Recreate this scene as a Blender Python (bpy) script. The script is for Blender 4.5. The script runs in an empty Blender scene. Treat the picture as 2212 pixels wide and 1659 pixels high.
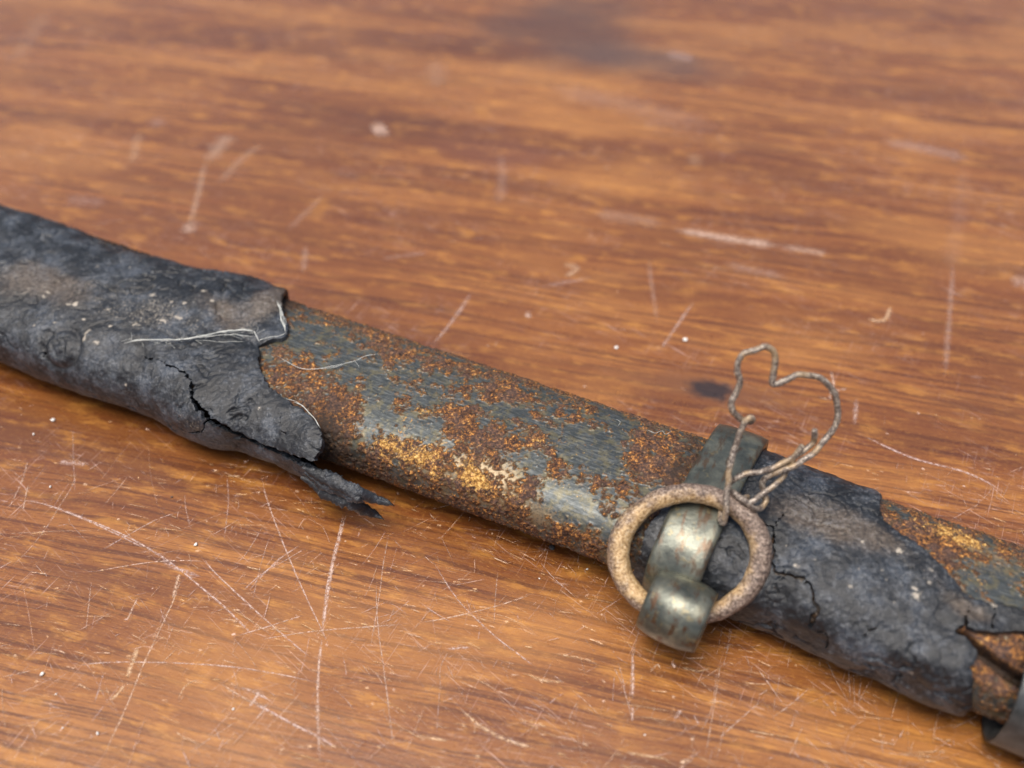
import bpy, math, random
import numpy as np

random.seed(7)
RNG = np.random.default_rng(11)
MM = 0.001
scene = bpy.context.scene
COL = scene.collection

# ------------------------------------------------------------------ camera, sky, sun, exposure
PITCH = math.radians(45.0)
DIST = 177.0                       # mm from lens to the middle of the framed table
FPX = 2125.0                       # focal length in the unit used for reading the photograph (frame 2212 x 1659)
CX, CY = 1106.0, 829.5
CAM = np.array([0.0, -DIST * math.cos(PITCH), DIST * math.sin(PITCH)])
FWD = np.array([0.0, math.cos(PITCH), -math.sin(PITCH)])
RIGHT = np.array([1.0, 0.0, 0.0])
UP = np.array([0.0, math.sin(PITCH), math.cos(PITCH)])

cam_data = bpy.data.cameras.new('camera')
cam = bpy.data.objects.new('camera', cam_data)
COL.objects.link(cam)
cam.location = CAM * MM
cam.rotation_euler = (math.pi / 2 - PITCH, 0, 0)
cam_data.sensor_width = 36.0
cam_data.lens = 36.0 * FPX / 2212.0
cam_data.clip_start = 0.005
cam_data.clip_end = 50.0
cam_data.dof.use_dof = True
cam_data.dof.focus_distance = 0.148
cam_data.dof.aperture_fstop = 12.0
scene.camera = cam

world = bpy.data.worlds.new("World")
scene.world = world
world.use_nodes = True
wn = world.node_tree.nodes
bg = wn['Background']
sky = wn.new('ShaderNodeTexSky')
sky.sky_type = 'NISHITA'
sky.sun_disc = False
SUN_EL, SUN_AZ = math.radians(75), math.radians(-128)      # azimuth from +Y towards +X
sky.sun_elevation = SUN_EL
sky.sun_rotation = SUN_AZ
sky.air_density = 1.0
sky.dust_density = 6.0
sky.ozone_density = 1.0
world.node_tree.links.new(sky.outputs[0], bg.inputs[0])
bg.inputs[1].default_value = 0.105

sun_data = bpy.data.lights.new('sun', 'SUN')
sun_data.energy = 2.4
sun_data.angle = math.radians(30)
sun_data.color = (1.0, 0.945, 0.86)
sun = bpy.data.objects.new('sun', sun_data)
COL.objects.link(sun)
sun.rotation_euler = (math.pi / 2 - SUN_EL, 0, math.pi - SUN_AZ)
sun.location = (0, 0, 1)

scene.view_settings.view_transform = 'Standard'
scene.view_settings.look = 'None'
scene.view_settings.exposure = 0.57
scene.view_settings.gamma = 1.0
scene.cycles.max_bounces = 8
scene.cycles.transparent_max_bounces = 24

# ------------------------------------------------------------------ helpers: numbers
def project(P):
    """world mm (...,3) -> picture units (...,2)"""
    d = np.asarray(P, float) - CAM
    z = d @ FWD
    return np.stack([CX + FPX * (d @ RIGHT) / z, CY - FPX * (d @ UP) / z], -1)

def ray(x, y):
    return FWD + RIGHT * ((x - CX) / FPX) + UP * ((CY - y) / FPX)

def at_z(x, y, z=0.0):
    r = ray(x, y)
    return CAM + r * ((z - CAM[2]) / r[2])

_perm = np.random.default_rng(3).permutation(256)
_perm = np.concatenate([_perm, _perm, _perm])
_grad = np.random.default_rng(5).normal(size=(256, 3))
_grad /= np.linalg.norm(_grad, axis=1)[:, None]

def perlin(P):
    P = np.asarray(P, np.float64)
    i = np.floor(P).astype(np.int64)
    f = P - i
    i &= 255
    w = f * f * f * (f * (f * 6 - 15) + 10)
    out = 0
    for dx in (0, 1):
        for dy in (0, 1):
            for dz in (0, 1):
                h = _perm[_perm[_perm[(i[..., 0] + dx) & 255] + ((i[..., 1] + dy) & 255)] + ((i[..., 2] + dz) & 255)]
                g = _grad[h]
                v = (g[..., 0] * (f[..., 0] - dx) + g[..., 1] * (f[..., 1] - dy) + g[..., 2] * (f[..., 2] - dz))
                wx = w[..., 0] if dx else 1 - w[..., 0]
                wy = w[..., 1] if dy else 1 - w[..., 1]
                wz = w[..., 2] if dz else 1 - w[..., 2]
                out = out + v * wx * wy * wz
    return out * 1.6

def fbm(P, scale, octaves=4, seed=0.0, rough=0.5):
    P = np.asarray(P) / scale + seed * 17.31
    out, amp, tot = 0, 1.0, 0
    for k in range(octaves):
        out = out + amp * perlin(P)
        tot += amp
        amp *= rough
        P = P * 2.03 + 5.7
    return out / tot

def smooth(x, a, b):
    t = np.clip((x - a) / (b - a), 0, 1)
    return t * t * (3 - 2 * t)

def seg_dist(px, py, line):
    """distance of points to a polyline, plus the position along it 0..1"""
    best = np.full(px.shape, 1e9)
    pos = np.zeros(px.shape)
    L = np.array(line, float)
    acc = np.concatenate([[0], np.cumsum(np.hypot(*np.diff(L, axis=0).T))])
    for k in range(len(L) - 1):
        ax, ay = L[k]; bx, by = L[k + 1]
        dx, dy = bx - ax, by - ay
        q = dx * dx + dy * dy + 1e-12
        t = np.clip(((px - ax) * dx + (py - ay) * dy) / q, 0, 1)
        d = np.hypot(px - ax - t * dx, py - ay - t * dy)
        m = d < best
        best = np.where(m, d, best)
        pos = np.where(m, (acc[k] + t * (acc[k + 1] - acc[k])) / acc[-1], pos)
    return best, pos

def in_poly(px, py, poly):
    inside = np.zeros(px.shape, bool)
    n = len(poly)
    for k in range(n):
        x0, y0 = poly[k]; x1, y1 = poly[(k + 1) % n]
        if y0 == y1:
            continue
        c = (y0 > py) != (y1 > py)
        inside ^= c & (px < (x1 - x0) * (py - y0) / (y1 - y0) + x0)
    return inside

def poly_sdf(px, py, poly):
    d, _ = seg_dist(px, py, list(poly) + [poly[0]])
    return np.where(in_poly(px, py, poly), d, -d)

def catmull(pts, n):
    P = np.array(pts, float)
    P = np.vstack([2 * P[0] - P[1], P, 2 * P[-1] - P[-2]])
    out = []
    for i in range(1, len(P) - 2):
        t = np.linspace(0, 1, n, endpoint=False)[:, None]
        p0, p1, p2, p3 = P[i - 1], P[i], P[i + 1], P[i + 2]
        out.append(0.5 * ((2 * p1) + (-p0 + p2) * t + (2 * p0 - 5 * p1 + 4 * p2 - p3) * t ** 2 + (-p0 + 3 * p1 - 3 * p2 + p3) * t ** 3))
    out.append(P[-2][None])
    return np.vstack(out)

# ------------------------------------------------------------------ helpers: objects
def mesh_object(name, verts, faces, mat, parent=None, attrs=None, smooth_shade=True, flat_faces=None):
    """verts in mm, faces as an (n,3)/(n,4) array or a list of lists"""
    me = bpy.data.meshes.new(name)
    V = (np.asarray(verts, np.float64) * MM).astype(np.float32)
    if isinstance(faces, np.ndarray):
        n, k = faces.shape
        me.vertices.add(len(V)); me.vertices.foreach_set('co', V.ravel())
        me.loops.add(n * k); me.loops.foreach_set('vertex_index', faces.astype(np.int32).ravel())
        me.polygons.add(n)
        me.polygons.foreach_set('loop_start', (np.arange(n) * k).astype(np.int32))
        me.update(calc_edges=True)
    else:
        me.from_pydata([tuple(v) for v in V], [], faces)
    for key, val in (attrs or {}).items():
        a = me.attributes.new(key, 'FLOAT', 'POINT')
        a.data.foreach_set('value', np.asarray(val, np.float32).ravel())
    if smooth_shade:
        s = np.ones(len(me.polygons), bool)
        if flat_faces is not None:
            s[flat_faces] = False
        me.polygons.foreach_set('use_smooth', s)
    me.validate()
    me.update()
    if mat:
        me.materials.append(mat)
    o = bpy.data.objects.new(name, me)
    COL.objects.link(o)
    if parent is not None:
        o.parent = parent
    return o

def tag(o, label=None, cat=None, group=None, kind=None):
    for k, v in (('label', label), ('category', cat), ('group', group), ('kind', kind)):
        if v:
            o[k] = v
    return o

def grid_faces(n, m, closed=True):
    i, j = np.meshgrid(np.arange(n - 1), np.arange(m if closed else m - 1), indexing='ij')
    j2 = (j + 1) % m
    return np.stack([i * m + j, (i + 1) * m + j, (i + 1) * m + j2, i * m + j2], -1).reshape(-1, 4)

def grid_normals(P, closed=True):
    ds = np.gradient(P, axis=0)
    if closed:
        du = np.roll(P, -1, 1) - np.roll(P, 1, 1)
    else:
        du = np.gradient(P, axis=1)
    n = np.cross(du, ds)
    return n / (np.linalg.norm(n, axis=-1, keepdims=True) + 1e-12)

def tube_along(path, radius, sides=10, close=False, cap=True, radii=None):
    """verts, faces of a tube round a 3-D path"""
    P = np.asarray(path, float)
    n = len(P)
    T = np.gradient(P, axis=0)
    if close:
        T = np.roll(P, -1, 0) - np.roll(P, 1, 0)
    T /= np.linalg.norm(T, axis=1)[:, None] + 1e-12
    N = np.zeros_like(P)
    ref = np.array([0.3, 0.2, 1.0]) if abs(T[0] @ np.array([0.3, 0.2, 1.0])) < 0.95 else np.array([1.0, 0, 0])
    N[0] = np.cross(T[0], ref); N[0] /= np.linalg.norm(N[0])
    for k in range(1, n):
        v = N[k - 1] - T[k] * (N[k - 1] @ T[k])
        N[k] = v / (np.linalg.norm(v) + 1e-12)
    B = np.cross(T, N)
    a = np.linspace(0, 2 * np.pi, sides, endpoint=False)
    R = np.full(n, radius) if radii is None else np.asarray(radii)
    V = P[:, None] + R[:, None, None] * (np.cos(a)[None, :, None] * N[:, None] + np.sin(a)[None, :, None] * B[:, None])
    F = grid_faces(n, sides).tolist()
    if close:
        # match the last ring to the first
        best = min(range(sides), key=lambda q: np.sum((np.roll(V[0], -q, 0) - V[-1]) ** 2))
        for j in range(sides):
            F.append([(n - 1) * sides + j, (j + best) % sides, (j + 1 + best) % sides, (n - 1) * sides + (j + 1) % sides])
    V = V.reshape(-1, 3)
    if cap and not close:
        V = np.vstack([V, P[0] - T[0] * R[0] * 0.4, P[-1] + T[-1] * R[-1] * 0.4])
        a0, a1 = len(V) - 2, len(V) - 1
        for j in range(sides):
            F.append([a0, j, (j + 1) % sides])
            F.append([a1, (n - 1) * sides + (j + 1) % sides, (n - 1) * sides + j])
    return V, F

def join(parts):
    V, F, k = [], [], 0
    for v, f in parts:
        V.append(v)
        F += [[q + k for q in p] for p in f]
        k += len(v)
    return np.vstack(V), F

# ------------------------------------------------------------------ helpers: materials
class Mat:
    def __init__(self, name):
        self.m = bpy.data.materials.new(name)
        self.m.use_nodes = True
        self.t = self.m.node_tree
        self.b = self.t.nodes['Principled BSDF']
        self.co = self.t.nodes.new('ShaderNodeTexCoord').outputs['Object']
        v = self.t.nodes.new('ShaderNodeVectorMath'); v.operation = 'SCALE'
        self.t.links.new(self.co, v.inputs[0]); v.inputs['Scale'].default_value = 1000.0
        self.mm = v.outputs[0]
    def link(self, a, b):
        if isinstance(a, (int, float)):
            b.default_value = a
        elif isinstance(a, tuple):
            b.default_value = a if len(a) == 4 or len(b.default_value) == 3 else (*a, 1)
        else:
            self.t.links.new(a, b)
    def mapping(self, rz=0.0, scale=(1, 1, 1), src=None, loc=(0, 0, 0)):
        n = self.t.nodes.new('ShaderNodeMapping'); n.vector_type = 'POINT'
        r = self.t.nodes.new('ShaderNodeVectorRotate'); r.rotation_type = 'Z_AXIS'
        r.inputs['Angle'].default_value = rz
        self.link(src or self.mm, r.inputs['Vector'])
        self.link(r.outputs[0], n.inputs[0])
        n.inputs['Scale'].default_value = scale
        n.inputs['Location'].default_value = loc
        return n.outputs[0]
    def noise(self, src=None, scale=1.0, detail=3.0, rough=0.5, distort=0.0, color=False):
        n = self.t.nodes.new('ShaderNodeTexNoise')
        self.link(src or self.mm, n.inputs['Vector'])
        n.inputs['Scale'].default_value = scale
        n.inputs['Detail'].default_value = detail
        n.inputs['Roughness'].default_value = rough
        n.inputs['Distortion'].default_value = distort
        return n.outputs['Color' if color else 'Fac']
    def voronoi(self, src=None, scale=1.0, feature='F1', rand=1.0):
        n = self.t.nodes.new('ShaderNodeTexVoronoi')
        n.feature = feature
        self.link(src or self.mm, n.inputs['Vector'])
        n.inputs['Scale'].default_value = scale
        n.inputs['Randomness'].default_value = rand
        return n.outputs['Distance']
    def ramp(self, x, stops, interp='LINEAR'):
        n = self.t.nodes.new('ShaderNodeValToRGB')
        n.color_ramp.interpolation = interp
        e = n.color_ramp.elements
        while len(e) < len(stops):
            e.new(0.5)
        for k, (p, c) in enumerate(stops):
            e[k].position = p
            e[k].color = (c, c, c, 1) if isinstance(c, (int, float)) else (*c, 1)
        self.link(x, n.inputs[0])
        return n.outputs[0]
    def step(self, x, a, b):
        n = self.t.nodes.new('ShaderNodeMapRange')
        n.interpolation_type = 'SMOOTHSTEP'
        self.link(x, n.inputs['Value'])
        n.inputs['From Min'].default_value = a
        n.inputs['From Max'].default_value = b
        return n.outputs[0]
    def math(self, op, a, b=0.0, clamp=False):
        n = self.t.nodes.new('ShaderNodeMath'); n.operation = op; n.use_clamp = clamp
        self.link(a, n.inputs[0]); self.link(b, n.inputs[1])
        return n.outputs[0]
    def mix(self, f, a, b, mode='MIX'):
        n = self.t.nodes.new('ShaderNodeMix'); n.data_type = 'RGBA'; n.blend_type = mode
        self.link(f, n.inputs['Factor']); self.link(a, n.inputs['A']) if False else None
        for s, v in ((n.inputs[6], a), (n.inputs[7], b)):
            if isinstance(v, tuple):
                s.default_value = (*v, 1) if len(v) == 3 else v
            else:
                self.t.links.new(v, s)
        return n.outputs[2]
    def attr(self, name):
        n = self.t.nodes.new('ShaderNodeAttribute'); n.attribute_name = name
        return n.outputs['Fac']
    def bump(self, h, dist_mm=0.1, strength=1.0, prev=None):
        n = self.t.nodes.new('ShaderNodeBump')
        n.inputs['Strength'].default_value = strength
        n.inputs['Distance'].default_value = dist_mm * MM
        self.link(h, n.inputs['Height'])
        if prev is not None:
            self.t.links.new(prev, n.inputs['Normal'])
        return n.outputs[0]
    def set(self, **kw):
        for k, v in kw.items():
            self.link(v, self.b.inputs[k.replace('_', ' ')])
        return self.m

def srgb(r, g, b):
    return tuple(((c / 255) / 12.92 if c / 255 <= 0.04045 else ((c / 255 + 0.055) / 1.055) ** 2.4) for c in (r, g, b))

GRAIN = math.radians(13.7)

# ---- varnished wood
def wood_material():
    M = Mat('varnished_wood')
    # gentle waviness of the grain
    w = M.noise(M.mapping(GRAIN, (0.012, 0.05, 1)), 1.0, 2, 0.5)
    wav = M.math('MULTIPLY', M.math('SUBTRACT', w, 0.5), 9.0)
    r = M.t.nodes.new('ShaderNodeVectorRotate'); r.rotation_type = 'Z_AXIS'; r.inputs['Angle'].default_value = GRAIN
    M.link(M.mm, r.inputs['Vector'])
    sep = M.t.nodes.new('ShaderNodeSeparateXYZ'); M.link(r.outputs[0], sep.inputs[0])
    comb = M.t.nodes.new('ShaderNodeCombineXYZ')
    M.link(sep.outputs[0], comb.inputs[0]); M.link(M.math('ADD', sep.outputs[1], wav), comb.inputs[1])
    g = comb.outputs[0]
    def gm(sx, sy, off=0.0):
        n = M.t.nodes.new('ShaderNodeMapping'); M.link(g, n.inputs[0])
        n.inputs['Scale'].default_value = (sx, sy, 1); n.inputs['Location'].default_value = (off, off * 1.7, 0)
        return n.outputs[0]
    broad = M.noise(gm(0.006, 0.07), 1, 3, 0.55)
    rings = M.noise(gm(0.010, 0.36, 3.0), 1, 4, 0.6)
    lines = M.noise(gm(0.016, 1.1, 9.0), 1, 3, 0.6)
    pores = M.noise(gm(0.20, 4.0, 21.0), 1, 3, 0.6)
    flame = M.noise(gm(0.12, 0.42, 31.0), 1, 5, 0.65)
    base = M.ramp(broad, [(0.34, (0.122, 0.039, 0.0085)), (0.5, (0.208, 0.072, 0.0155)), (0.66, (0.315, 0.128, 0.030))])
    col = M.mix(M.math('MULTIPLY', M.step(rings, 0.47, 0.64), 0.62), base, (0.115, 0.031, 0.0065))
    col = M.mix(M.math('MULTIPLY', M.step(lines, 0.50, 0.60), 0.72), col, (0.068, 0.018, 0.005))
    col = M.mix(M.math('MULTIPLY', M.step(flame, 0.50, 0.68), 0.45), col, (0.50, 0.225, 0.040))
    col = M.mix(M.math('MULTIPLY', M.step(pores, 0.52, 0.64), 0.65), col, (0.110, 0.027, 0.0055))
    # fine gold flecks
    fleck = M.noise(gm(1.1, 5.5, 41.0), 1, 4, 0.75)
    col = M.mix(M.math('MULTIPLY', M.step(fleck, 0.54, 0.74), 0.6), col, (0.60, 0.29, 0.062))
    # worn, pale lilac scuffing in clouds, broken up along the grain
    cloud = M.noise(M.mapping(0.2, (0.035, 0.06, 1)), 1, 3, 0.6)
    scr1 = M.noise(M.mapping(-1.1, (0.12, 3.5, 1)), 1, 3, 0.6)
    scr2 = M.noise(M.mapping(0.75, (0.10, 3.0, 1), loc=(7, 3, 0)), 1, 3, 0.6)
    scr3 = M.noise(gm(0.25, 2.2, 55.0), 1, 4, 0.7)
    sc = M.math('MAXIMUM', M.math('MAXIMUM', M.step(scr1, 0.60, 0.74), M.step(scr2, 0.60, 0.74)), M.step(scr3, 0.58, 0.75))
    scuff = M.math('MULTIPLY', sc, M.step(cloud, 0.42, 0.62))
    col = M.mix(M.math('MULTIPLY', scuff, 0.65), col, (0.55, 0.36, 0.30))
    # stains that belong to the wood: the old dark ring mark at the back and a small knot
    def blot(x, y, rx, ry, rot, soft=0.5, amt=1.0, nscale=0.12):
        c = at_z(x, y)
        n1 = M.t.nodes.new('ShaderNodeVectorMath'); n1.operation = 'SUBTRACT'
        M.link(M.mm, n1.inputs[0]); n1.inputs[1].default_value = tuple(c)
        mp = M.mapping(rot, (1 / rx, 1 / ry, 0), src=n1.outputs[0])
        ln = M.t.nodes.new('ShaderNodeVectorMath'); ln.operation = 'LENGTH'; M.link(mp, ln.inputs[0])
        d = M.math('ADD', ln.outputs['Value'], M.math('MULTIPLY', M.math('SUBTRACT', M.noise(scale=nscale, detail=3), 0.5), 1.1))
        return M.math('MULTIPLY', M.math('SUBTRACT', 1.0, M.step(d, 1 - soft, 1 + soft * 0.6)), amt)
    col = M.mix(blot(1230, 55, 22, 24, 0.4, 0.7, 0.75, 0.06), col, (0.075, 0.038, 0.024))
    col = M.mix(blot(1390, 130, 24, 9, 0.3, 0.7, 0.75, 0.08), col, (0.085, 0.048, 0.034))
    col = M.mix(blot(1080, 330, 16, 6, GRAIN, 0.8, 0.35, 0.08), col, (0.16, 0.06, 0.035))
    col = M.mix(blot(1520, 838, 16, 3.2, GRAIN, 0.8, 0.75, 0.2), col, (0.15, 0.06, 0.022))
    col = M.mix(blot(1535, 842, 4.2, 2.6, GRAIN, 0.5, 1.0, 0.5), col, (0.018, 0.014, 0.013))
    patch = M.noise(M.mapping(0.1, (0.016, 0.03, 1), loc=(3.3, 1.2, 0)), 1, 3, 0.55)
    col = M.mix(M.math('MULTIPLY', M.step(patch, 0.5, 0.68), 0.28), col, (0.46, 0.21, 0.055))
    col = M.mix(M.math('MULTIPLY', M.step(patch, 0.5, 0.32), 0.25), col, (0.085, 0.027, 0.007))
    rough = M.math('ADD', 0.19, M.math('MULTIPLY', M.noise(scale=0.25, detail=4, rough=0.7), 0.22))
    h = M.math('ADD', M.math('MULTIPLY', pores, 0.5), M.math('MULTIPLY', scuff, -0.7))
    h = M.math('ADD', h, M.math('MULTIPLY', M.noise(scale=0.5, detail=6, rough=0.7), 0.9))
    h = M.math('ADD', h, M.math('MULTIPLY', fleck, 0.5))
    nrm = M.bump(h, 0.08, 0.7)
    return M.set(Base_Color=col, Roughness=rough, Normal=nrm, Specular_IOR_Level=0.5, Coat_Weight=0.45, Coat_Roughness=0.32)

# ---- pale marks scored into the varnish
def scratch_material():
    M = Mat('scored_varnish')
    tr = M.t.nodes.new('ShaderNodeBsdfTransparent')
    mx = M.t.nodes.new('ShaderNodeMixShader')
    out = M.t.nodes['Material Output']
    e = M.attr('edge'); s = M.attr('strength'); warm = M.attr('warm')
    brk = M.noise(scale=1.6, detail=4, rough=0.75)
    f = M.math('MULTIPLY', M.math('MULTIPLY', e, s), M.ramp(brk, [(0.40, 0.05), (0.58, 1.0)]), True)
    M.link(f, mx.inputs[0]); M.link(tr.outputs[0], mx.inputs[1]); M.link(M.b.outputs[0], mx.inputs[2])
    M.link(mx.outputs[0], out.inputs['Surface'])
    col = M.mix(warm, (0.58, 0.43, 0.40), (0.66, 0.42, 0.20))
    return M.set(Base_Color=col, Roughness=0.5, Normal=M.bump(M.math('ADD', e, brk), 0.12, 0.7))

# ---- rusted iron of the scabbard body: masks 'rust', 'ochre', 'pit' come with the mesh
def rust_material():
    M = Mat('rusted_iron')
    r = M.attr('rust'); oc = M.attr('ochre'); pit = M.attr('pit'); dk = M.attr('soot_shade')
    fine = M.noise(scale=2.2, detail=5, rough=0.7)
    mid = M.noise(scale=0.55, detail=4, rough=0.65)
    streak = M.noise(M.mapping(0.44, (0.5, 2.6, 1.4)), 1, 4, 0.65)
    tan = M.attr('tan')
    steel = M.ramp(streak, [(0.30, (0.024, 0.031, 0.031)), (0.5, (0.058, 0.067, 0.070)), (0.70, (0.138, 0.148, 0.144))])
    steel = M.mix(M.math('MULTIPLY', M.step(mid, 0.46, 0.64), 0.55), steel, (0.165, 0.140, 0.070))
    steel = M.mix(M.step(M.math('ADD', tan, M.math('MULTIPLY', M.math('SUBTRACT', fine, 0.5), 1.2)), 0.3, 0.9), steel, (0.235, 0.180, 0.110))
    steel = M.mix(M.math('MULTIPLY', M.step(fine, 0.57, 0.70), 0.5), steel, (0.25, 0.25, 0.215))
    steel = M.mix(M.math('MULTIPLY', M.step(M.noise(M.mapping(0, loc=(1, 7, 3)), 3.2, 3, 0.7), 0.57, 0.68), 0.6), steel, (0.022, 0.022, 0.020))
    tone = M.math('ADD', M.math('MULTIPLY', fine, 0.75), M.math('MULTIPLY', M.noise(M.mapping(0, loc=(5, 2, 8)), 0.8, 3, 0.6), 0.35))
    rustc = M.ramp(tone, [(0.42, (0.013, 0.009, 0.009)), (0.515, (0.062, 0.031, 0.020)), (0.585, (0.150, 0.065, 0.026)), (0.65, (0.38, 0.165, 0.042)), (0.74, (0.80, 0.50, 0.18))])
    purple = M.step(M.noise(M.mapping(0, (1, 1, 1), loc=(9, 4, 2)), 0.45, 4, 0.65), 0.44, 0.58)
    rustc = M.mix(M.math('MULTIPLY', purple, 0.7), rustc, M.ramp(fine, [(0.3, (0.022, 0.016, 0.018)), (0.6, (0.105, 0.066, 0.054)), (0.8, (0.27, 0.18, 0.13))]))
    rr = M.math('ADD', r, M.math('MULTIPLY', M.math('SUBTRACT', fine, 0.5), 1.6))
    rm = M.step(rr, 0.40, 0.66)
    halo = M.step(rr, 0.12, 0.45)
    col = M.mix(M.math('MULTIPLY', halo, 0.6), steel, (0.16, 0.085, 0.032))
    col = M.mix(rm, col, rustc)
    om = M.math('MULTIPLY', 0.85, M.step(M.math('ADD', oc, M.math('MULTIPLY', M.math('SUBTRACT', M.noise(scale=1.3, detail=6, rough=0.85), 0.5), 3.6))  , 0.55, 0.78))
    col = M.mix(om, col, M.ramp(fine, [(0.40, (0.20, 0.09, 0.024)), (0.54, (0.50, 0.28, 0.075)), (0.68, (0.82, 0.60, 0.24))]))
    col = M.mix(M.math('MULTIPLY', pit, 0.8), col, (0.016, 0.011, 0.010))
    col = M.mix(M.math('MULTIPLY', dk, 0.85), col, (0.030, 0.021, 0.016))  # sooty dark rust, plus shade painted under the leather and in the split
    rough = M.math('ADD', M.math('MULTIPLY', rm, 0.25), M.math('ADD', 0.34, M.math('MULTIPLY', fine, 0.3)))
    met = M.math('MULTIPLY', M.math('SUBTRACT', 1.0, rm), 0.5)
    h = M.math('ADD', M.math('MULTIPLY', M.math('MULTIPLY', fine, rm), 1.0), M.math('MULTIPLY', streak, 0.10))
    nrm = M.bump(h, 0.17, 0.9)
    return M.set(Base_Color=col, Roughness=rough, Metallic=met, Normal=nrm, Specular_IOR_Level=M.math('SUBTRACT', 0.5, M.math('MULTIPLY', rm, 0.3)))

# ---- perished black leather: masks for brown, dust, and shade painted into scars, creases and hollows
def leather_material():
    M = Mat('perished_black_leather')
    br = M.attr('brown'); du = M.attr('dust'); sc = M.attr('scar_shade')
    n1 = M.noise(scale=0.22, detail=5, rough=0.65)
    n2 = M.noise(scale=1.6, detail=5, rough=0.7)
    n3 = M.noise(scale=5.0, detail=3, rough=0.7)
    col = M.ramp(n1, [(0.36, (0.0040, 0.0050, 0.0064)), (0.5, (0.0095, 0.0120, 0.0158)), (0.66, (0.038, 0.048, 0.064))])
    bm = M.step(M.math('ADD', br, M.math('MULTIPLY', M.math('SUBTRACT', n2, 0.5), 0.5)), 0.35, 0.8)
    col = M.mix(M.math('MULTIPLY', bm, 0.85), col, M.ramp(n2, [(0.34, (0.032, 0.025, 0.020)), (0.66, (0.150, 0.115, 0.085))]))
    dm = M.step(M.math('ADD', n2, M.math('MULTIPLY', n1, 0.4)), 0.70, 0.92)
    col = M.mix(M.math('MULTIPLY', dm, 0.6), col, (0.14, 0.148, 0.16))
    col = M.mix(M.math('MULTIPLY', M.step(M.noise(M.mapping(0.44, (1, 2.2, 1.5), loc=(2, 6, 4)), 1.1, 5, 0.75), 0.54, 0.66), 0.55), col, (0.006, 0.006, 0.007))
    col = M.mix(M.math('MULTIPLY', M.math('MULTIPLY', M.step(n3, 0.575, 0.70), M.step(n1, 0.42, 0.62)), 0.6), col, (0.25, 0.255, 0.255))
    dusty = M.step(M.math('ADD', du, M.math('MULTIPLY', M.math('SUBTRACT', M.noise(scale=2.6, detail=5, rough=0.8), 0.5), 2.2)), 0.48, 0.85)
    col = M.mix(M.math('MULTIPLY', dusty, 0.8), col, (0.42, 0.37, 0.30))
    col = M.mix(M.math('MULTIPLY', sc, 0.85), col, (0.013, 0.013, 0.014))
    rough = M.math('ADD', 0.26, M.math('MULTIPLY', n2, 0.28))
    wv = M.t.nodes.new('ShaderNodeVectorMath'); wv.operation = 'MULTIPLY_ADD'
    M.link(M.noise(scale=0.8, detail=4, color=True), wv.inputs[0]); wv.inputs[1].default_value = (3, 3, 3); M.link(M.mapping(0.4, (1.0, 0.4, 0.8)), wv.inputs[2])
    crk = M.voronoi(wv.outputs[0], 0.42, 'DISTANCE_TO_EDGE')
    crackle = M.math('MULTIPLY', M.math('SUBTRACT', 1.0, M.step(crk, 0.0, 0.05)), M.step(n1, 0.48, 0.62))
    h = M.math('ADD', M.math('MULTIPLY', n2, 1.0), M.math('MULTIPLY', n3, 0.25))
    h = M.math('SUBTRACT', h, M.math('MULTIPLY', crackle, 0.5))
    nrm = M.bump(h, 0.22, 0.8)
    return M.set(Base_Color=col, Roughness=rough, Normal=nrm, Specular_IOR_Level=0.5)

def brass_material(name, dark=1.0, brown_amt=0.8):
    M = Mat(name)
    n1 = M.noise(scale=0.35, detail=4, rough=0.6, distort=0.3)
    n2 = M.noise(scale=2.4, detail=5, rough=0.7)
    n3 = M.noise(M.mapping(0.4, (0.9, 0.25, 0.5)), 0.9, 4, 0.6)
    k = dark
    col = M.ramp(n1, [(0.3, (0.070 * k, 0.080 * k, 0.070 * k)), (0.5, (0.155 * k, 0.165 * k, 0.138 * k)), (0.7, (0.29 * k, 0.29 * k, 0.22 * k))])
    col = M.mix(M.math('MULTIPLY', M.step(n3, 0.52, 0.66), brown_amt), col, (0.13 * k, 0.070 * k, 0.036 * k))
    col = M.mix(M.math('MULTIPLY', M.step(M.noise(M.mapping(0, loc=(4, 8, 1)), 0.5, 4, 0.7), 0.54, 0.68), 0.5), col, (0.38 * k, 0.30 * k, 0.14 * k))
    col = M.mix(M.math('MULTIPLY', M.step(n2, 0.64, 0.78), 0.5), col, (0.03, 0.025, 0.02))
    rough = M.math('ADD', 0.20, M.math('MULTIPLY', n2, 0.26))
    nrm = M.bump(M.math('ADD', n2, M.math('MULTIPLY', n1, 1.5)), 0.07, 0.6)
    return M.set(Base_Color=col, Roughness=rough, Metallic=0.6, Normal=nrm)

def ring_material():
    M = Mat('rusty_ring_iron')
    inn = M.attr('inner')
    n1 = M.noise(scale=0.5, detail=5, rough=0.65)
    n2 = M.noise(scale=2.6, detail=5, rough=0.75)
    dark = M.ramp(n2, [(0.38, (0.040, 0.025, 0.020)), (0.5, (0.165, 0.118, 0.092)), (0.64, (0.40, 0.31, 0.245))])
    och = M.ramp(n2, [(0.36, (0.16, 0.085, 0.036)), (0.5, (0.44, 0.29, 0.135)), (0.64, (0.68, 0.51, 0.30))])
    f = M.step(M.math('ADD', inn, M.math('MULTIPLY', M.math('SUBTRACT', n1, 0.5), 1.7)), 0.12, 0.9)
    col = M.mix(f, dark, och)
    col = M.mix(M.math('MULTIPLY', M.step(n2, 0.57, 0.67), 0.6), col, (0.42, 0.37, 0.32))
    col = M.mix(M.math('MULTIPLY', M.step(M.noise(M.mapping(0, loc=(3, 1, 7)), 0.7, 4, 0.7), 0.58, 0.68), 0.75), col, (0.055, 0.040, 0.036))
    nrm = M.bump(M.math('ADD', n2, n1), 0.16, 0.7)
    return M.set(Base_Color=col, Roughness=M.math('ADD', 0.34, M.math('MULTIPLY', n2, 0.3)), Metallic=0.15, Normal=nrm)

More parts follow.
